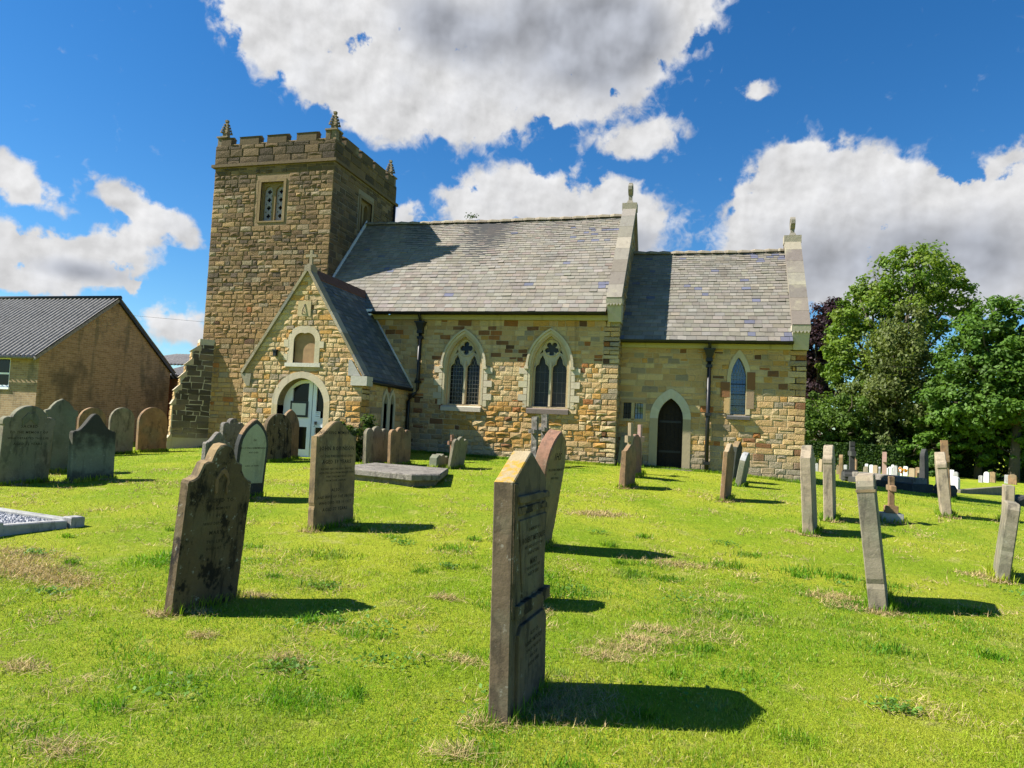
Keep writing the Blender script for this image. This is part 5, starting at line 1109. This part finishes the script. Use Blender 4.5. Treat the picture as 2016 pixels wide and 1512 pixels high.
mb = MB(); r0 = lidring(.90, .1); r1 = lidring(.90, zt-.125); mb.mesh(r0+r1, [(i, (i+1) % 5, 5+(i+1) % 5, 5+i) for i in range(5)], G_GREY); mb.build('chest', tomb)
kerb = thing('grave_kerb', 'pale granite grave kerb filled with white chippings', 'grave kerb', (-5.6, -13.4, gz(-5.6, -13.4)))
K0 = Vector((-4.90, -13.03, 0)); ka = Vector((-1.0, .17, 0)).normalized(); kb = Vector((-.50, -.86, 0)).normalized(); kb = Vector((-.35, -.94, 0)).normalized()
kz = gz(-5.2, -13.3)
def bar(p, q, w, z0, z1, name, mat, parent):
    p, q = Vector(p), Vector(q); d_ = (q-p).normalized(); n_ = Vector((-d_.y, d_.x, 0))*w/2; mb = MB(); b = .012; up = Vector((0, 0, 1))
    mb.hexa([p-n_+up*z0, q-n_+up*z0, q+n_+up*z0, p+n_+up*z0, p-n_+up*(z1-b), q-n_+up*(z1-b), q+n_+up*(z1-b), p+n_+up*(z1-b)], mat)
    mb.hexa([p-n_+up*(z1-b), q-n_+up*(z1-b), q+n_+up*(z1-b), p+n_+up*(z1-b), p-n_*.8+d_*b+up*z1, q-n_*.8-d_*b+up*z1, q+n_*.8-d_*b+up*z1, p+n_*.8+d_*b+up*z1], mat); return mb.build(name, parent)
c0, c1, c2, c3 = K0, K0+ka*1.9, K0+ka*1.9+kb*.85, K0+kb*.85
for p, q in ((c0, c1), (c1, c2), (c2, c3), (c3, c0)):
    d_ = (q-p).normalized()*.09; bar(p+d_, q-d_, .12, kz-.1, kz+.115, 'kerb', G_GRANITE, kerb)
for p in (c0, c1, c2, c3): bar(p-ka*.085, p+ka*.085, .17, kz-.1, kz+.15, 'corner_block', G_GRANITE, kerb)
mb = MB(); ii = [c0+ka*.06+kb*.06, c1-ka*.06+kb*.06, c2-ka*.06-kb*.06, c3+ka*.06-kb*.06]; mb.face([p+Vector((0, 0, kz+.075)) for p in ii], M_CHIP)
rdk = random.Random(6)
for _ in range(900):
    a, b = rdk.uniform(.07, 1.83), rdk.uniform(.07, .78); p = K0+ka*a+kb*b+Vector((0, 0, kz+.08)); q = rdk.uniform(.01, .022); an = rdk.uniform(0, 6)
    mb.mesh([p+Vector((q*math.cos(an+k*2.1), q*math.sin(an+k*2.1), -.008)) for k in range(3)]+[p+Vector((0, 0, q))], [(0, 1, 3), (1, 2, 3), (2, 0, 3)], M_CHIP)
mb.build('chippings', kerb)
bt = thing('coffin_tomb', 'long low blackened coffin shaped tomb behind the tilting headstone', 'tomb', (8.4, 7, gz(8.4, 7)))
p, q = Vector((7.75, 8.3, 0)), Vector((9.15, 5.35, 0)); zb = gz(8.4, 7)
bar(p, q, .75, zb-.2, zb+.24, 'plinth', G_BLACK, bt); bar(p*.96+q*.04, q*.96+p*.04, .5, zb+.24, zb+.42, 'ridged_lid', G_SLAB, bt)
bk = thing('rock_cross', 'black cross standing on a rough rock base at the head of the coffin tomb', 'grave cross', (7.62, 8.35, gz(7.6, 8.35)), 'grave crosses'); bk.name = 'grave_cross'
at_local(bk, 'rock_base', [(-.3, -.2), (-.27, .25), (-.12, .42), (.12, .40), (.3, .2), (.3, -.2)], -.32, .2, G_BLACK, .05, .03); at_local(bk, 'cross', [(z_, s_) for z_, s_ in prof('cross', .62, 1.46, .3)], -.085, .085, G_BLACK)
grave('pinkish red granite cross among the white stones, well right of the chancel', (14.5, 34.5), 13, .9, .28, 1.85, 0, 'cross', G_PINK, cat='grave cross', name='grave_cross', group='grave crosses')
grave('tall black pointed monument beside the coffin tomb', (9.61, 6.98), 35, .34, .22, 1.45, 0, 'pointed', G_BLACK, name='monument', cat='monument', group='black monuments', taper=.35)
grave('black round topped monument right behind the tall pointed one', (10.3, 7.6), 45, .34, .2, 1.14, 0, 'round', G_BLACK, name='monument', cat='monument', group='black monuments')
grave('dark boulder at the foot of the pale notched headstone', (8.98, 2.63), 60, .55, .4, .40, 0, 'broken', G_BLACK, name='boulder', cat='boulder', group='dark boulders', jit=.03, bev=.06)
grave('dark boulder at the extreme right edge of the churchyard', (11.34, 4.04), 60, .6, .4, .30, 0, 'broken', G_BLACK, name='boulder', cat='boulder', group='dark boulders', jit=.03, bev=.06)
kb2 = thing('grave_kerb', 'low bare stone kerb on the grass at the right, before the far headstones', 'grave kerb', (13.8, 14.3, gz(13.8, 14.3)))
bar((12.0, 11.5, 0), (15.6, 17.1, 0), .2, -.5, gz(12, 11.5)+.12, 'kerb', G_GREY, kb2)
MATS = {'white': (G_WHITE, 'white marble'), 'grey': (G_GRANITE, 'grey granite'), 'cream': (G_CREAM, 'cream'), 'tan': (G_TAN, 'tan'), 'brown': (G_BROWN, 'brown'), 'olive': (G_GREY, 'olive grey'), 'bright': (G_WHITE, 'bright white')}
FAR = [('white', 10.15, 36.42, .30, 1.16, 'tallest white stone, right beside the chancel corner'), ('grey', 11.04, 40.72, .24, .64, 'small grey stone between the tall white and a cream one'), ('cream', 11.19, 39.84, .28, .99, 'cream stone next to the tallest white one'), ('tan', 7.70, 10.83, .14, .97, 'slim tan stone standing alone, nearer than the white rows'), ('tan', 11.68, 35.29, .22, .69, 'short tan stone left of the slim tan one'), ('grey', 12.28, 35.96, .26, .73, 'short grey granite stone right of the slim tan one'), ('brown', 13.40, 38.90, .42, 1.31, 'broad brown stone just left of the black cross'),
('olive', 13.85, 37.00, .37, .74, 'olive grey stone just right of the black cross'), ('white', 15.79, 46.52, .26, .86, 'white stone showing over the olive grey one'), ('white', 14.53, 38.57, .27, .87, 'white stone, second right of the black cross'), ('cream', 14.68, 37.98, .34, .86, 'cream stone left of the pink cross'), ('grey', 15.19, 39.10, .19, .76, 'narrow grey stone hard against the left of the pink cross'), ('white', 15.35, 37.65, .26, .74, 'white stone hard against the right of the pink cross'), ('white', 16.97, 43.68, .29, .78, 'white stone second right of the pink cross'), ('white', 18.14, 47.95, .22, .92, 'narrow white stone at the back, under the birch'), ('grey', 16.51, 40.02, .35, .93, 'grey stone just left of the orange flowers'), ('white', 18.76, 48.08, .31, .79, 'white stone behind the orange flowers'), ('white', 19.46, 49.24, .38, .84, 'white stone right of the orange flowers'),
('cream', 17.81, 40.77, .43, .82, 'broad cream stone left of the black obelisk'), ('brown', 20.49, 49.52, .46, .83, 'brown round stone behind the broad cream one'), ('cream', 18.33, 40.87, .27, .70, 'small cream stone hard by the black obelisk'), ('white', 22.19, 46.49, .42, .84, 'white stone right behind the pale notched headstone'), ('grey', 22.34, 45.89, .42, .71, 'grey stone behind the bright white one'), ('bright', 12.00, 11.82, .32, .62, 'bright white stone standing near the dark boulder'), ('grey', 23.82, 44.96, .32, .57, 'small grey stone left of a white and tan pair'), ('white', 24.59, 46.08, .41, .87, 'white stone paired with a tan one under the dark hedge'), ('tan', 25.45, 47.31, .50, .88, 'tan stone paired with a white one under the dark hedge'), ('grey', 26.44, 47.19, .37, .71, 'grey stone leaning beside the last brown one'), ('brown', 26.17, 45.34, .61, .81, 'last brown stone toward the right edge')]
for i, (m_, x, y, w, h, lb) in enumerate(FAR):
    ya = math.degrees(math.atan2(x-2.4, y+20)); rdf = random.Random(i)
    grave(lb, (x, y), ya-62+rdf.uniform(-8, 8) if w > .2 else 13, w*1.0 if w > .2 else .5, .14, h, rdf.uniform(-2, 3), rdf.choice(['round', 'flatround', 'chamfer', 'ogee', 'flatround']), MATS[m_][0], group='headstones in the far rows')

# ================================================================== PLANTS
def leaf_mesh(name, pts, nrm, size, cols, mat, parent=None, loc=(0, 0, 0), kind=None, aspect=.62, droop=0.0):
    n = len(pts); r_ = rng.normal(size=(n, 3)); t = np.cross(nrm, r_); t /= np.linalg.norm(t, axis=1, keepdims=True)+1e-9
    if droop: t = t*(1-droop)+np.array([0, 0, -1.0])*droop; t /= np.linalg.norm(t, axis=1, keepdims=True)+1e-9
    b = np.cross(nrm, t); b /= np.linalg.norm(b, axis=1, keepdims=True)+1e-9
    s = size[:, None]; V = np.stack([pts-t*s, pts+b*s*aspect, pts+t*s, pts-b*s*aspect], 1).reshape(-1, 3)-np.array(loc)
    me = bpy.data.meshes.new(name); me.vertices.add(4*n); me.vertices.foreach_set('co', V.astype(np.float32).ravel())
    me.loops.add(4*n); me.loops.foreach_set('vertex_index', np.arange(4*n, dtype=np.int32)); me.polygons.add(n); me.polygons.foreach_set('loop_start', np.arange(0, 4*n, 4, dtype=np.int32))
    me.materials.append(mat); me.update(calc_edges=True)
    ca = me.color_attributes.new('Col', 'FLOAT_COLOR', 'POINT'); cc = np.ones((4*n, 4), np.float32); cc[:, :3] = np.repeat(cols, 4, axis=0); ca.data.foreach_set('color', cc.ravel())
    o = bpy.data.objects.new(name, me); COL.objects.link(o)
    if parent: o.parent = parent; o.location = Vector(loc)-parent_world(parent)
    else: o.location = loc
    return o
def clumps(blob_list, per=16, leaves=70, cr=.36, size=.2, col=(.1, .16, .03), col2=None, var=.3, stretch=1.0, shell=.55, flat=.75):
    P_, N_, S_, C_ = [], [], [], []; c1 = np.array(col); c2 = np.array(col2 if col2 else col)
    for (x, y, z, r) in blob_list:
        k = max(4, int(per*(r/2.2)**1.5))
        for _ in range(k):
            d_ = rng.normal(size=3); d_ /= np.linalg.norm(d_); rr = r*(shell+(1-shell)*rng.random()**.6); c = np.array([x, y, z])+d_*rr*np.array([1, 1, .9])
            q = r*cr*(.55+.9*rng.random()); m = int(leaves*(.5+rng.random()))
            g = rng.normal(size=(m, 3)); g /= np.linalg.norm(g, axis=1, keepdims=True)+1e-9; rad = q*rng.random(m)**.45
            pp = c+g*rad[:, None]*np.array([1, 1, flat*stretch]); 
            nn = g*.55+d_*.35+np.array([0, 0, .55])+rng.normal(size=(m, 3))*.45; nn /= np.linalg.norm(nn, axis=1, keepdims=True)+1e-9
            f = rng.random(); cc = (c1*(1-f)+c2*f)*(1+var*(rng.random()-.5)*1.2)
            P_.append(pp); N_.append(nn); S_.append(size*(.6+.7*rng.random(m))); C_.append(cc[None]*(1+var*(rng.random((m, 1))-.5)))
    return np.concatenate(P_), np.concatenate(N_), np.concatenate(S_), np.concatenate(C_)
TREES = {
'ash': [(22.71, 62.0, 19.37, 3.1), (25.33, 62.0, 20.15, 2.76), (20.05, 62.0, 18.59, 2.7), (18.62, 62.0, 15.59, 2.81), (16.4, 62.0, 14.21, 2.29), (26.62, 62.0, 16.93, 2.53), (22.51, 62.0, 15.6, 2.93), (27.82, 62.0, 18.73, .84), (17.95, 62.0, 10.96, 2.97), (15.96, 62.0, 10.65, 1.9), (24.21, 62.0, 12.93, 2.91), (28.39, 62.0, 16.4, 1.31), (17.02, 62.0, 6.6, 2.7), (21.12, 62.0, 11.55, 2.4), (21.24, 62.0, 21.3, 1.4), (23.89, 62.0, 21.68, 1.17)],
'birch': [(21.3, 57.0, 13.48, 2.0), (19.75, 57.0, 10.69, 2.61), (22.46, 57.0, 9.48, 2.48), (20.26, 57.0, 6.18, 2.74), (18.48, 57.0, 3.36, 2.41), (17.97, 57.0, 7.11, 1.76), (22.28, 57.0, 5.5, 2.47), (19.42, 57.0, .91, 1.99), (17.13, 57.0, 1.29, 1.51)],
'dark': [(26.72, 50.5, 13.2, 2.27), (28.64, 50.5, 12.31, 2.48), (25.75, 50.5, 10.72, 2.5), (27.69, 50.5, 8.97, 2.93), (29.79, 50.5, 9.9, 2.68), (24.58, 50.5, 9.13, 2.06), (24.0, 50.5, 5.75, 2.73), (26.35, 50.5, 5.39, 2.71), (29.04, 50.5, 5.49, 2.68), (31.1, 50.5, 11.67, 2.67), (31.28, 50.5, 6.44, 2.65)],
'sycamore': [(33.0, 56.0, 2.2, 2.2), (31.5, 57.0, 6.5, 2.2), (29.0, 57.0, 4.8, 2.0), (23.42, 54.0, 4.01, 2.07), (25.51, 54.0, 3.16, 1.87), (27.55, 54.0, 3.72, 2.13), (29.56, 54.0, 3.12, 1.93), (22.6, 54.0, 1.85, 1.51), (28.43, 54.0, 6.76, 1.39), (30.03, 54.0, 8.2, 1.01), (26.34, 54.0, 1.43, 1.58), (29.17, 54.0, 1.26, 1.19), (21.34, 54.0, .93, 1.42), (20.4, 54.0, .41, 1.05), (31.15, 54.0, 3.88, 2.06), (31.94, 54.0, 6.65, 1.6), (27.13, 54.0, 6.02, 1.02)],
'copper': [(15.66, 70.0, 15.73, 2.29), (14.5, 70.0, 12.38, 2.71), (16.92, 70.0, 16.95, 1.56), (15.24, 70.0, 8.48, 2.7), (13.04, 70.0, 14.8, 2.12), (16.73, 70.0, 11.82, 2.09), (12.84, 70.0, 10.53, 2.42), (14.63, 70.0, 5.16, 2.4)],
'yew': [(13.43, 57.0, 5.18, 1.64), (14.78, 57.0, 3.45, 1.93), (13.15, 57.0, 2.35, 1.84), (16.24, 57.0, 5.28, 1.82), (16.65, 57.0, 2.77, 1.71), (11.93, 57.0, 3.58, 2.05), (15.28, 57.0, 1.19, 1.52)]}
def tree(key, label, name, base, tr, col, col2, per=18, leaves=80, size=.2, depth=1.0, trunk=True, barkc=None, **kw):
    bl = []
    for (x, y, z, r) in TREES[key]:   # the crown has depth too: spread the boughs front and back
        bl.append((x, y+rng.uniform(-1, 1)*depth*r*.8, z, r))
        if r > 1.4: bl.append((x+rng.uniform(-.8, .8), y+depth*(2.0+rng.random()*2.5), z-.3*r, r*.85))
    bx, by = base; bz = gz(bx, by); o = thing(name, label, 'tree', (bx, by, bz), 'trees behind the graves')
    P_, N_, S_, C_ = clumps(bl, per, leaves, size=size, col=col, col2=col2, **kw)
    leaf_mesh('crown', P_, N_, S_, C_, M_LEAF, o, (bx, by, bz), droop=.45 if key == 'birch' else 0)
    mb = MB(); top = max(b[2] for b in bl); fork = Vector((bx+.3, by, bz+(top-bz)*.35))
    mb.tube([(bx, by, bz-.3), (bx+.1, by, bz+1.5), fork], [tr*1.25, tr, tr*.8], M_BARK, 9)
    for (x, y, z, r) in bl:
        e = Vector((x, y, z)); m_ = fork.lerp(e, .5)+Vector((rng.uniform(-.5, .5), rng.uniform(-.5, .5), .5)); mb.tube([fork, m_, e, e+Vector((rng.uniform(-.6, .6), rng.uniform(-.6, .6), r*.6))], [tr*.5, tr*.32, tr*.17, .03], M_BARK, 6)
    mb.build('trunk', o); return o
tree('copper', 'dark purple copper beech showing past the chancel gable', 'beech_tree', (14.5, 70.5), .5, (.045, .022, .028), (.03, .016, .022), per=22, leaves=90, size=.2)
tree('ash', 'tallest light green ash tree with sky showing through its crown', 'ash_tree', (20.5, 63), .45, (.15, .21, .022), (.09, .165, .02), per=15, leaves=75, size=.2, shell=.5)
tree('dark', 'broad mid green spreading tree at the right edge', 'broadleaf_tree', (28.8, 52.5), .42, (.10, .185, .026), (.07, .14, .022), per=22, leaves=85, size=.19)
tree('birch', 'olive green drooping birch in front of the ash', 'birch_tree', (19.8, 58), .3, (.125, .15, .04), (.085, .12, .028), per=22, leaves=90, size=.18, stretch=1.5)
tree('yew', 'dense dark green yew just right of the chancel', 'yew_tree', (14, 57.5), .3, (.06, .105, .018), (.10, .17, .022), per=26, leaves=90, size=.16)
tree('sycamore', 'bright green low spreading sycamore over the far graves', 'sycamore_tree', (27, 55.5), .3, (.105, .20, .022), (.075, .155, .02), per=26, leaves=80, size=.2, flat=.5)
def hedge(label, a, b, w, h, col, col2, n, size=.11, wild=0.0):
    a, b = Vector((*a, 0)), Vector((*b, 0)); L = (b-a).length; d_ = (b-a)/L; nn = Vector((-d_.y, d_.x, 0)); d_, nn = np.array(d_), np.array(nn)
    u = rng.random(n)*L; f = rng.random(n); side = rng.random(n)
    off = np.where(side < .6, -w/2+rng.random(n)**2*.35, (rng.random(n)-.5)*w); zz = np.where(side < .6, rng.random(n)*h, h-rng.random(n)**2*.3)
    zz = zz*(1+wild*(vnoise(u, u*0, .35, 5)-.5)*1.6); off += rng.normal(size=n)*.05+wild*(vnoise(u, zz, .8, 6)-.5)*1.5
    X_ = a.x+d_[0]*u+nn[0]*off; Y_ = a.y+d_[1]*u+nn[1]*off; Z_ = ground(X_, Y_)+zz
    nm = rng.normal(size=(n, 3))*.6+np.where((side < .6)[:, None], -nn[None], np.array([[0, 0, 1.]])); nm /= np.linalg.norm(nm, axis=1, keepdims=True)
    cc = np.array(col)[None]*(1-f[:, None])+np.array(col2)[None]*f[:, None]
    c = (a+b)/2; o = leaf_mesh('hedge', np.stack([X_, Y_, Z_], 1), nm, size*(.6+.8*rng.random(n)), cc, M_LEAF, None, (c.x, c.y, gz(c.x, c.y)))
    return tag(o, label, 'hedge', 'hedges behind the graves')
hedge('clipped dark hedge below the yew, behind the far headstones', (-8, 56.0), (20.5, 54.5), 1.6, 2.6, (.03, .065, .014), (.06, .11, .02), 34000)
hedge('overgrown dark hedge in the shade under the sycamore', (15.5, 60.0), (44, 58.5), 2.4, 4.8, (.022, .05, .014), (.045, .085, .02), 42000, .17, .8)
def bush(label, c, r, col, col2, n=5, name='bush', size=.05, leaves=120):
    bl = [(c[0]+rng.uniform(-.5, .5)*r, c[1]+rng.uniform(-.4, .4)*r, c[2]+rng.uniform(-.4, .5)*r*1.2, r*.6) for _ in range(n)]
    P_, N_, S_, C_ = clumps(bl, 60, leaves, size=size, col=col, col2=col2, cr=.5); P_[:, 2] = np.maximum(P_[:, 2], gz(c[0], c[1]))
    return tag(leaf_mesh(name, P_, N_, S_, C_, M_LEAF, None, (c[0], c[1], gz(c[0], c[1]))), label, 'bush', None)
bush('dark green leafy bush at the corner of the porch', (-6.42, -3.38, 1.15), .56, (.035, .065, .012), (.07, .11, .02), 6)
bush('wild green bush growing before the dark hedge at the right', (22.8, 52.5, .1), 1.1, (.05, .11, .02), (.09, .16, .03), 6, size=.12)
bush('small bright green bush between the far stone pairs', (26.6, 50.5, -.5), .7, (.06, .13, .02), (.1, .18, .03), 4, size=.1)
fl = [(18.51+rng.uniform(-.3, .3), 46.3+rng.uniform(-.2, .2), -.45, .25) for _ in range(3)]
P_, N_, S_, C_ = clumps(fl, 40, 40, size=.06, col=(.75, .42, .02), col2=(.6, .22, .02)); tag(leaf_mesh('flowers', P_, N_, S_, C_, M_LEAF, None, (18.5, 46.3, -.9)), 'orange flowers set among the far white headstones', 'flowers')
P_ = []; 
# ---- lawn grass
def blocked(x, y):
    m = np.zeros(len(x), bool)
    for (sx, sy, ya, w, t) in FOOT:
        c, s_ = math.cos(R(ya)), math.sin(R(ya)); dx, dy = x-sx, y-sy; along = dx*s_+dy*c; acr = dx*c-dy*s_; m |= (np.abs(along) < w/2) & (np.abs(acr) < t/2-.005)
    q = (x-K0.x)*ka.x+(y-K0.y)*ka.y; r_ = (x-K0.x)*kb.x+(y-K0.y)*kb.y; m |= (q > -.09) & (q < 2.0) & (r_ > -.09) & (r_ < .94)
    m |= (y > 0) & (x > -9.6) & (x < 0.1); m |= (y > .5) & (x > -14.3) & (x < 5.05) & (y < 6.2); m |= (x > -10) & (x < -6.3) & (y > -3.05) & (y < .5)
    return m
def blades(name, x, y, h, w, cols, mat, label, tall=3, lay=.35, flat=.25, lift=0):
    n = len(x); z = gsurf(x, y)-.006+lift*rng.random(len(x)); th = rng.random(n)*2*np.pi; la = rng.normal(size=n)*lay; lb = rng.normal(size=n)*lay
    dx, dy = np.cos(th)*w/2, np.sin(th)*w/2; B = np.stack([x, y, z], 1); D_ = np.stack([dx, dy, 0*dx], 1)
    M1 = B+np.stack([la*h*.35, lb*h*.35, h*np.where(flat < .2, .22, .55)], 1); T = B+np.stack([la*h, lb*h, h*np.clip(1-.35*(la**2+lb**2), flat, 1)], 1)
    if tall == 3:
        V = np.stack([B-D_, B+D_, M1+D_*.8, M1-D_*.8, T], 1).reshape(-1, 3); k = 5; tri = np.array([0, 1, 2, 0, 2, 3, 3, 2, 4]); nt = 3
    else:
        V = np.stack([B-D_, B+D_, T], 1).reshape(-1, 3); k = 3; tri = np.array([0, 1, 2]); nt = 1
    idx = (np.arange(n, dtype=np.int64)[:, None]*k+tri[None]).ravel().astype(np.int32)
    me = bpy.data.meshes.new(name); me.vertices.add(len(V)); me.vertices.foreach_set('co', V.astype(np.float32).ravel()); me.loops.add(len(idx)); me.loops.foreach_set('vertex_index', idx)
    me.polygons.add(n*nt); me.polygons.foreach_set('loop_start', np.arange(0, 3*n*nt, 3, dtype=np.int32)); me.materials.append(mat); me.update(calc_edges=True)
    ca = me.color_attributes.new('Col', 'FLOAT_COLOR', 'POINT'); cc = np.ones((n*k, 4), np.float32); cc[:, :3] = np.repeat(cols, k, axis=0); ca.data.foreach_set('color', cc.ravel())
    o = bpy.data.objects.new(name, me); COL.objects.link(o); o['kind'] = 'stuff'; o['label'] = label; o['category'] = 'grass'; return o
def tone(x, y):
    a = vnoise(x, y, .5, 1, 4); b = vnoise(x, y, 2.6, 2, 5); f = np.clip((a-.38)/.26, 0, 1)[:, None]; g2 = np.clip((b-.55)/.2, 0, 1)[:, None]; d2 = np.clip((.46-b)/.16, 0, 1)[:, None]
    c = np.array([[.135, .265, .010]])*(1-f)+np.array([[.29, .37, .022]])*f
    c = c*(1-g2*.55)+np.array([[.40, .40, .08]])*g2*.5; c = c*(1-d2*.6)+np.array([[.12, .235, .008]])*d2*.7
    s_ = np.sin((x*.93+y*.37+.25*np.sin(y*.35))*2*np.pi/1.15); c = c*(1+(.05+.11*np.clip((np.hypot(x-2.4, y+20)-5)/5, 0, 1)[:, None])*np.clip(s_*2, -1, 1)[:, None]*np.array([[1.1, .8, .6]]))
    return c
def polar(n, d0, d1, p, a0=-62, a1=34):
    u = rng.random(n); d_ = (d0**p+(d1**p-d0**p)*u)**(1/p); a = np.radians(a0+(a1-a0)*rng.random(n)); return CAM.x+d_*np.sin(a), CAM.y+d_*np.cos(a), d_
for (n, d0, d1, p, tall) in ((230000, 2.5, 8.0, .55, 3), (230000, 7.0, 28.0, .5, 1)):
    x, y, d_ = polar(n, d0, d1, p); ok = ~blocked(x, y); x, y, d_ = x[ok], y[ok], d_[ok]
    cl = vnoise(x, y, 5.0, 4, 2); hgt = (.018+.045*np.clip(cl-.25, 0, 1)**1.2)*(.6+.8*rng.random(len(x)))*(1+.25*np.clip((d_-8)/10, 0, 1)); wd = .0036*np.maximum(1, d_/4.5)**.9*(.7+.6*rng.random(len(x)))
    c = tone(x, y)*(1+.5*(rng.random((len(x), 1))-.5)); st = rng.random(len(x)) < .10; c[st] = np.array([.50, .43, .17])*(.7+.5*rng.random((st.sum(), 1)))
    blades('grass', x, y, hgt, wd, c, M_BLADE, 'short mown green grass of the churchyard lawn' if tall == 3 else 'mown grass farther up the lawn', tall, .55)
# unmown tufts round the foot of the stones
xs, ys = [], []
for (sx, sy, ya, w, t) in FOOT:
    if math.hypot(sx-2.4, sy+20) > 24: continue
    n = int(420*(w+t)); s_ = rng.random(n)*2*(w+t); al = np.where(s_ < w, s_-w/2, np.where(s_ < w+t, w/2, np.where(s_ < 2*w+t, s_-w-t-w/2, -w/2))); ac = np.where(s_ < w, t/2, np.where(s_ < w+t, s_-w-t/2, np.where(s_ < 2*w+t, -t/2, s_-2*w-t-t/2)))
    e = np.abs(rng.normal(size=n))*.035+.004; al = al+np.sign(al)*np.where(np.abs(al) > w/2-.01, e, 0); ac = ac+np.sign(ac)*np.where(np.abs(ac) > t/2-.01, e, 0)
    c, q = math.cos(R(ya)), math.sin(R(ya)); xs.append(sx+al*q+ac*c); ys.append(sy+al*c-ac*q)
x, y = np.concatenate(xs), np.concatenate(ys); d_ = np.hypot(x-CAM.x, y-CAM.y)
blades('grass', x, y, .05+.09*rng.random(len(x)), .005*np.maximum(1, d_/5), tone(x, y)*(1+.4*(rng.random((len(x), 1))-.5)), M_BLADE, 'longer unmown grass round the feet of the headstones', 3, .3)
# along the church walls
n = 9000; u = rng.random(n); x = np.where(u < .55, -6.2+rng.random(n)*6.2, np.where(u < .8, rng.random(n)*5.2, -14.5+rng.random(n)*4.6)); y = np.where(u < .55, -.03, np.where(u < .8, .51, .40))-np.abs(rng.normal(size=n))*.08
blades('grass', x, y, .06+.12*rng.random(n)*vnoise(x, y, 1.5, 8), np.full(n, .012), tone(x, y)*.85, M_BLADE, 'longer grass along the foot of the church walls', 3, .3)
# dry clippings: thatch lying flat in drifts, thickest where the mower dropped it
STRAW = [(1.8, -15.08, .12), (1.93, -14.85, .14), (2.02, -14.6, .12), (2.12, -14.3, .14), (-3.89, -14.61, .30), (-3.3, -14.8, .32), (-2.95, -14.91, .22), (-3.6, -14.9, .28), (-4.14, -14.3, .28), (-1.52, -16.51, .10), (-.45, -17.27, .12), (.32, -14.17, .08), (.9, -15.49, .09), (1.72, -15.75, .15), (1.75, -15.95, .17), (1.62, -16.15, .14), (-1.28, -14.6, .10), (2.14, -11.78, .2), (.74, -8.87, .25), (.96, -8.74, .25), (-.16, -15.86, .08), (-.97, -15.64, .07), (1.32, -16.7, .08), (3.62, -12.6, .16), (3.72, -12.9, .14), (5.55, -10.6, .18), (3.8, -8.75, .15)]
for (sx, sy, ya, w, t) in FOOT:
    if math.hypot(sx-2.4, sy+20) < 16: STRAW.append((sx-math.sin(R(ya))*w/2+rng.uniform(-.08, .08), sy-math.cos(R(ya))*w/2-.04, .09)); STRAW.append((sx+rng.uniform(.05, .2), sy+rng.uniform(-.2, .2), .10))
xs, ys = [], []
for (sx, sy, r_) in STRAW:
    n = int(5200*r_**1.35*min(1, 6/math.hypot(sx-2.4, sy+20))+25); q = rng.normal(size=(n, 2))*r_*.62; q[:, 0] *= 1.5; xs.append(sx+q[:, 0]); ys.append(sy+q[:, 1]*.8)
x0_, y0_, d0_ = polar(150000, 2.6, 17, .6); m = vnoise(x0_, y0_, 1.5, 21, 3)*.55+vnoise(x0_, y0_, 5.5, 22, 3)*.45
keep = rng.random(len(m)) < np.clip((m-.57)/.10, 0, 1)**1.2*.8; xs.append(x0_[keep]); ys.append(y0_[keep])
x, y = np.concatenate(xs), np.concatenate(ys); ok = ~blocked(x, y); x, y = x[ok], y[ok]; n = len(x); d_ = np.hypot(x-CAM.x, y-CAM.y)
cs = np.array([[.46, .35, .17]])*(.45+.8*rng.random((n, 1)))
blades('dry_clippings', x, y, .035+.04*rng.random(n), .0042*np.maximum(1, d_/4.5), cs, M_STRAW, 'dry brown grass clippings lying in patches on the lawn', 3, 1.0, .18, .022)
# lush darker tufts the mower missed
xs, ys, hs_ = [], [], []
for _ in range(110):
    xx, yy, dd = polar(1, 2.7, 10, .8); r_ = .06+.26*rng.random()**2; n = int(40+700*r_); xs.append(xx+rng.normal(size=n)*r_*.7); ys.append(yy+rng.normal(size=n)*r_*.5); hs_.append((.045+.035*rng.random())*(.5+.8*rng.random(n)))
x, y, h = np.concatenate(xs), np.concatenate(ys), np.concatenate(hs_); ok = ~blocked(x, y); x, y, h = x[ok], y[ok], h[ok]; d_ = np.hypot(x-CAM.x, y-CAM.y)
cs = tone(x, y)*np.array([[.62, .78, .7]])*(.6+.8*rng.random((len(x), 1)))
blades('grass', x, y, h, .0050*np.maximum(1, d_/4.5), cs, M_BLADE, 'darker longer tufts of lush grass dotted over the lawn', 3, .55)

# broad leaved weeds in the turf
pts, nr_, sz, cl_ = [], [], [], []
for _ in range(34):
    xx, yy, dd = polar(1, 2.8, 10, .8); m = int(20+90*rng.random()); r_ = .05+.13*rng.random()
    px, py = xx[0]+rng.normal(size=m)*r_, yy[0]+rng.normal(size=m)*r_*.7; ok = ~blocked(px, py); px, py = px[ok], py[ok]; m = len(px)
    pts.append(np.stack([px, py, gsurf(px, py)+.02+.03*rng.random(m)], 1)); q = rng.normal(size=(m, 3))*.45+np.array([0, 0, 1.0]); nr_.append(q/np.linalg.norm(q, axis=1, keepdims=True)); sz.append(.010+.012*rng.random(m)); cl_.append(np.array([[.10, .205, .03]])*(.7+.7*rng.random((m, 1))))
o = leaf_mesh('weeds', np.concatenate(pts), np.concatenate(nr_), np.concatenate(sz), np.concatenate(cl_), M_LEAF); o['kind'] = 'stuff'; o['label'] = 'patches of clover and broad leaved weeds in the lawn'; o['category'] = 'weeds'
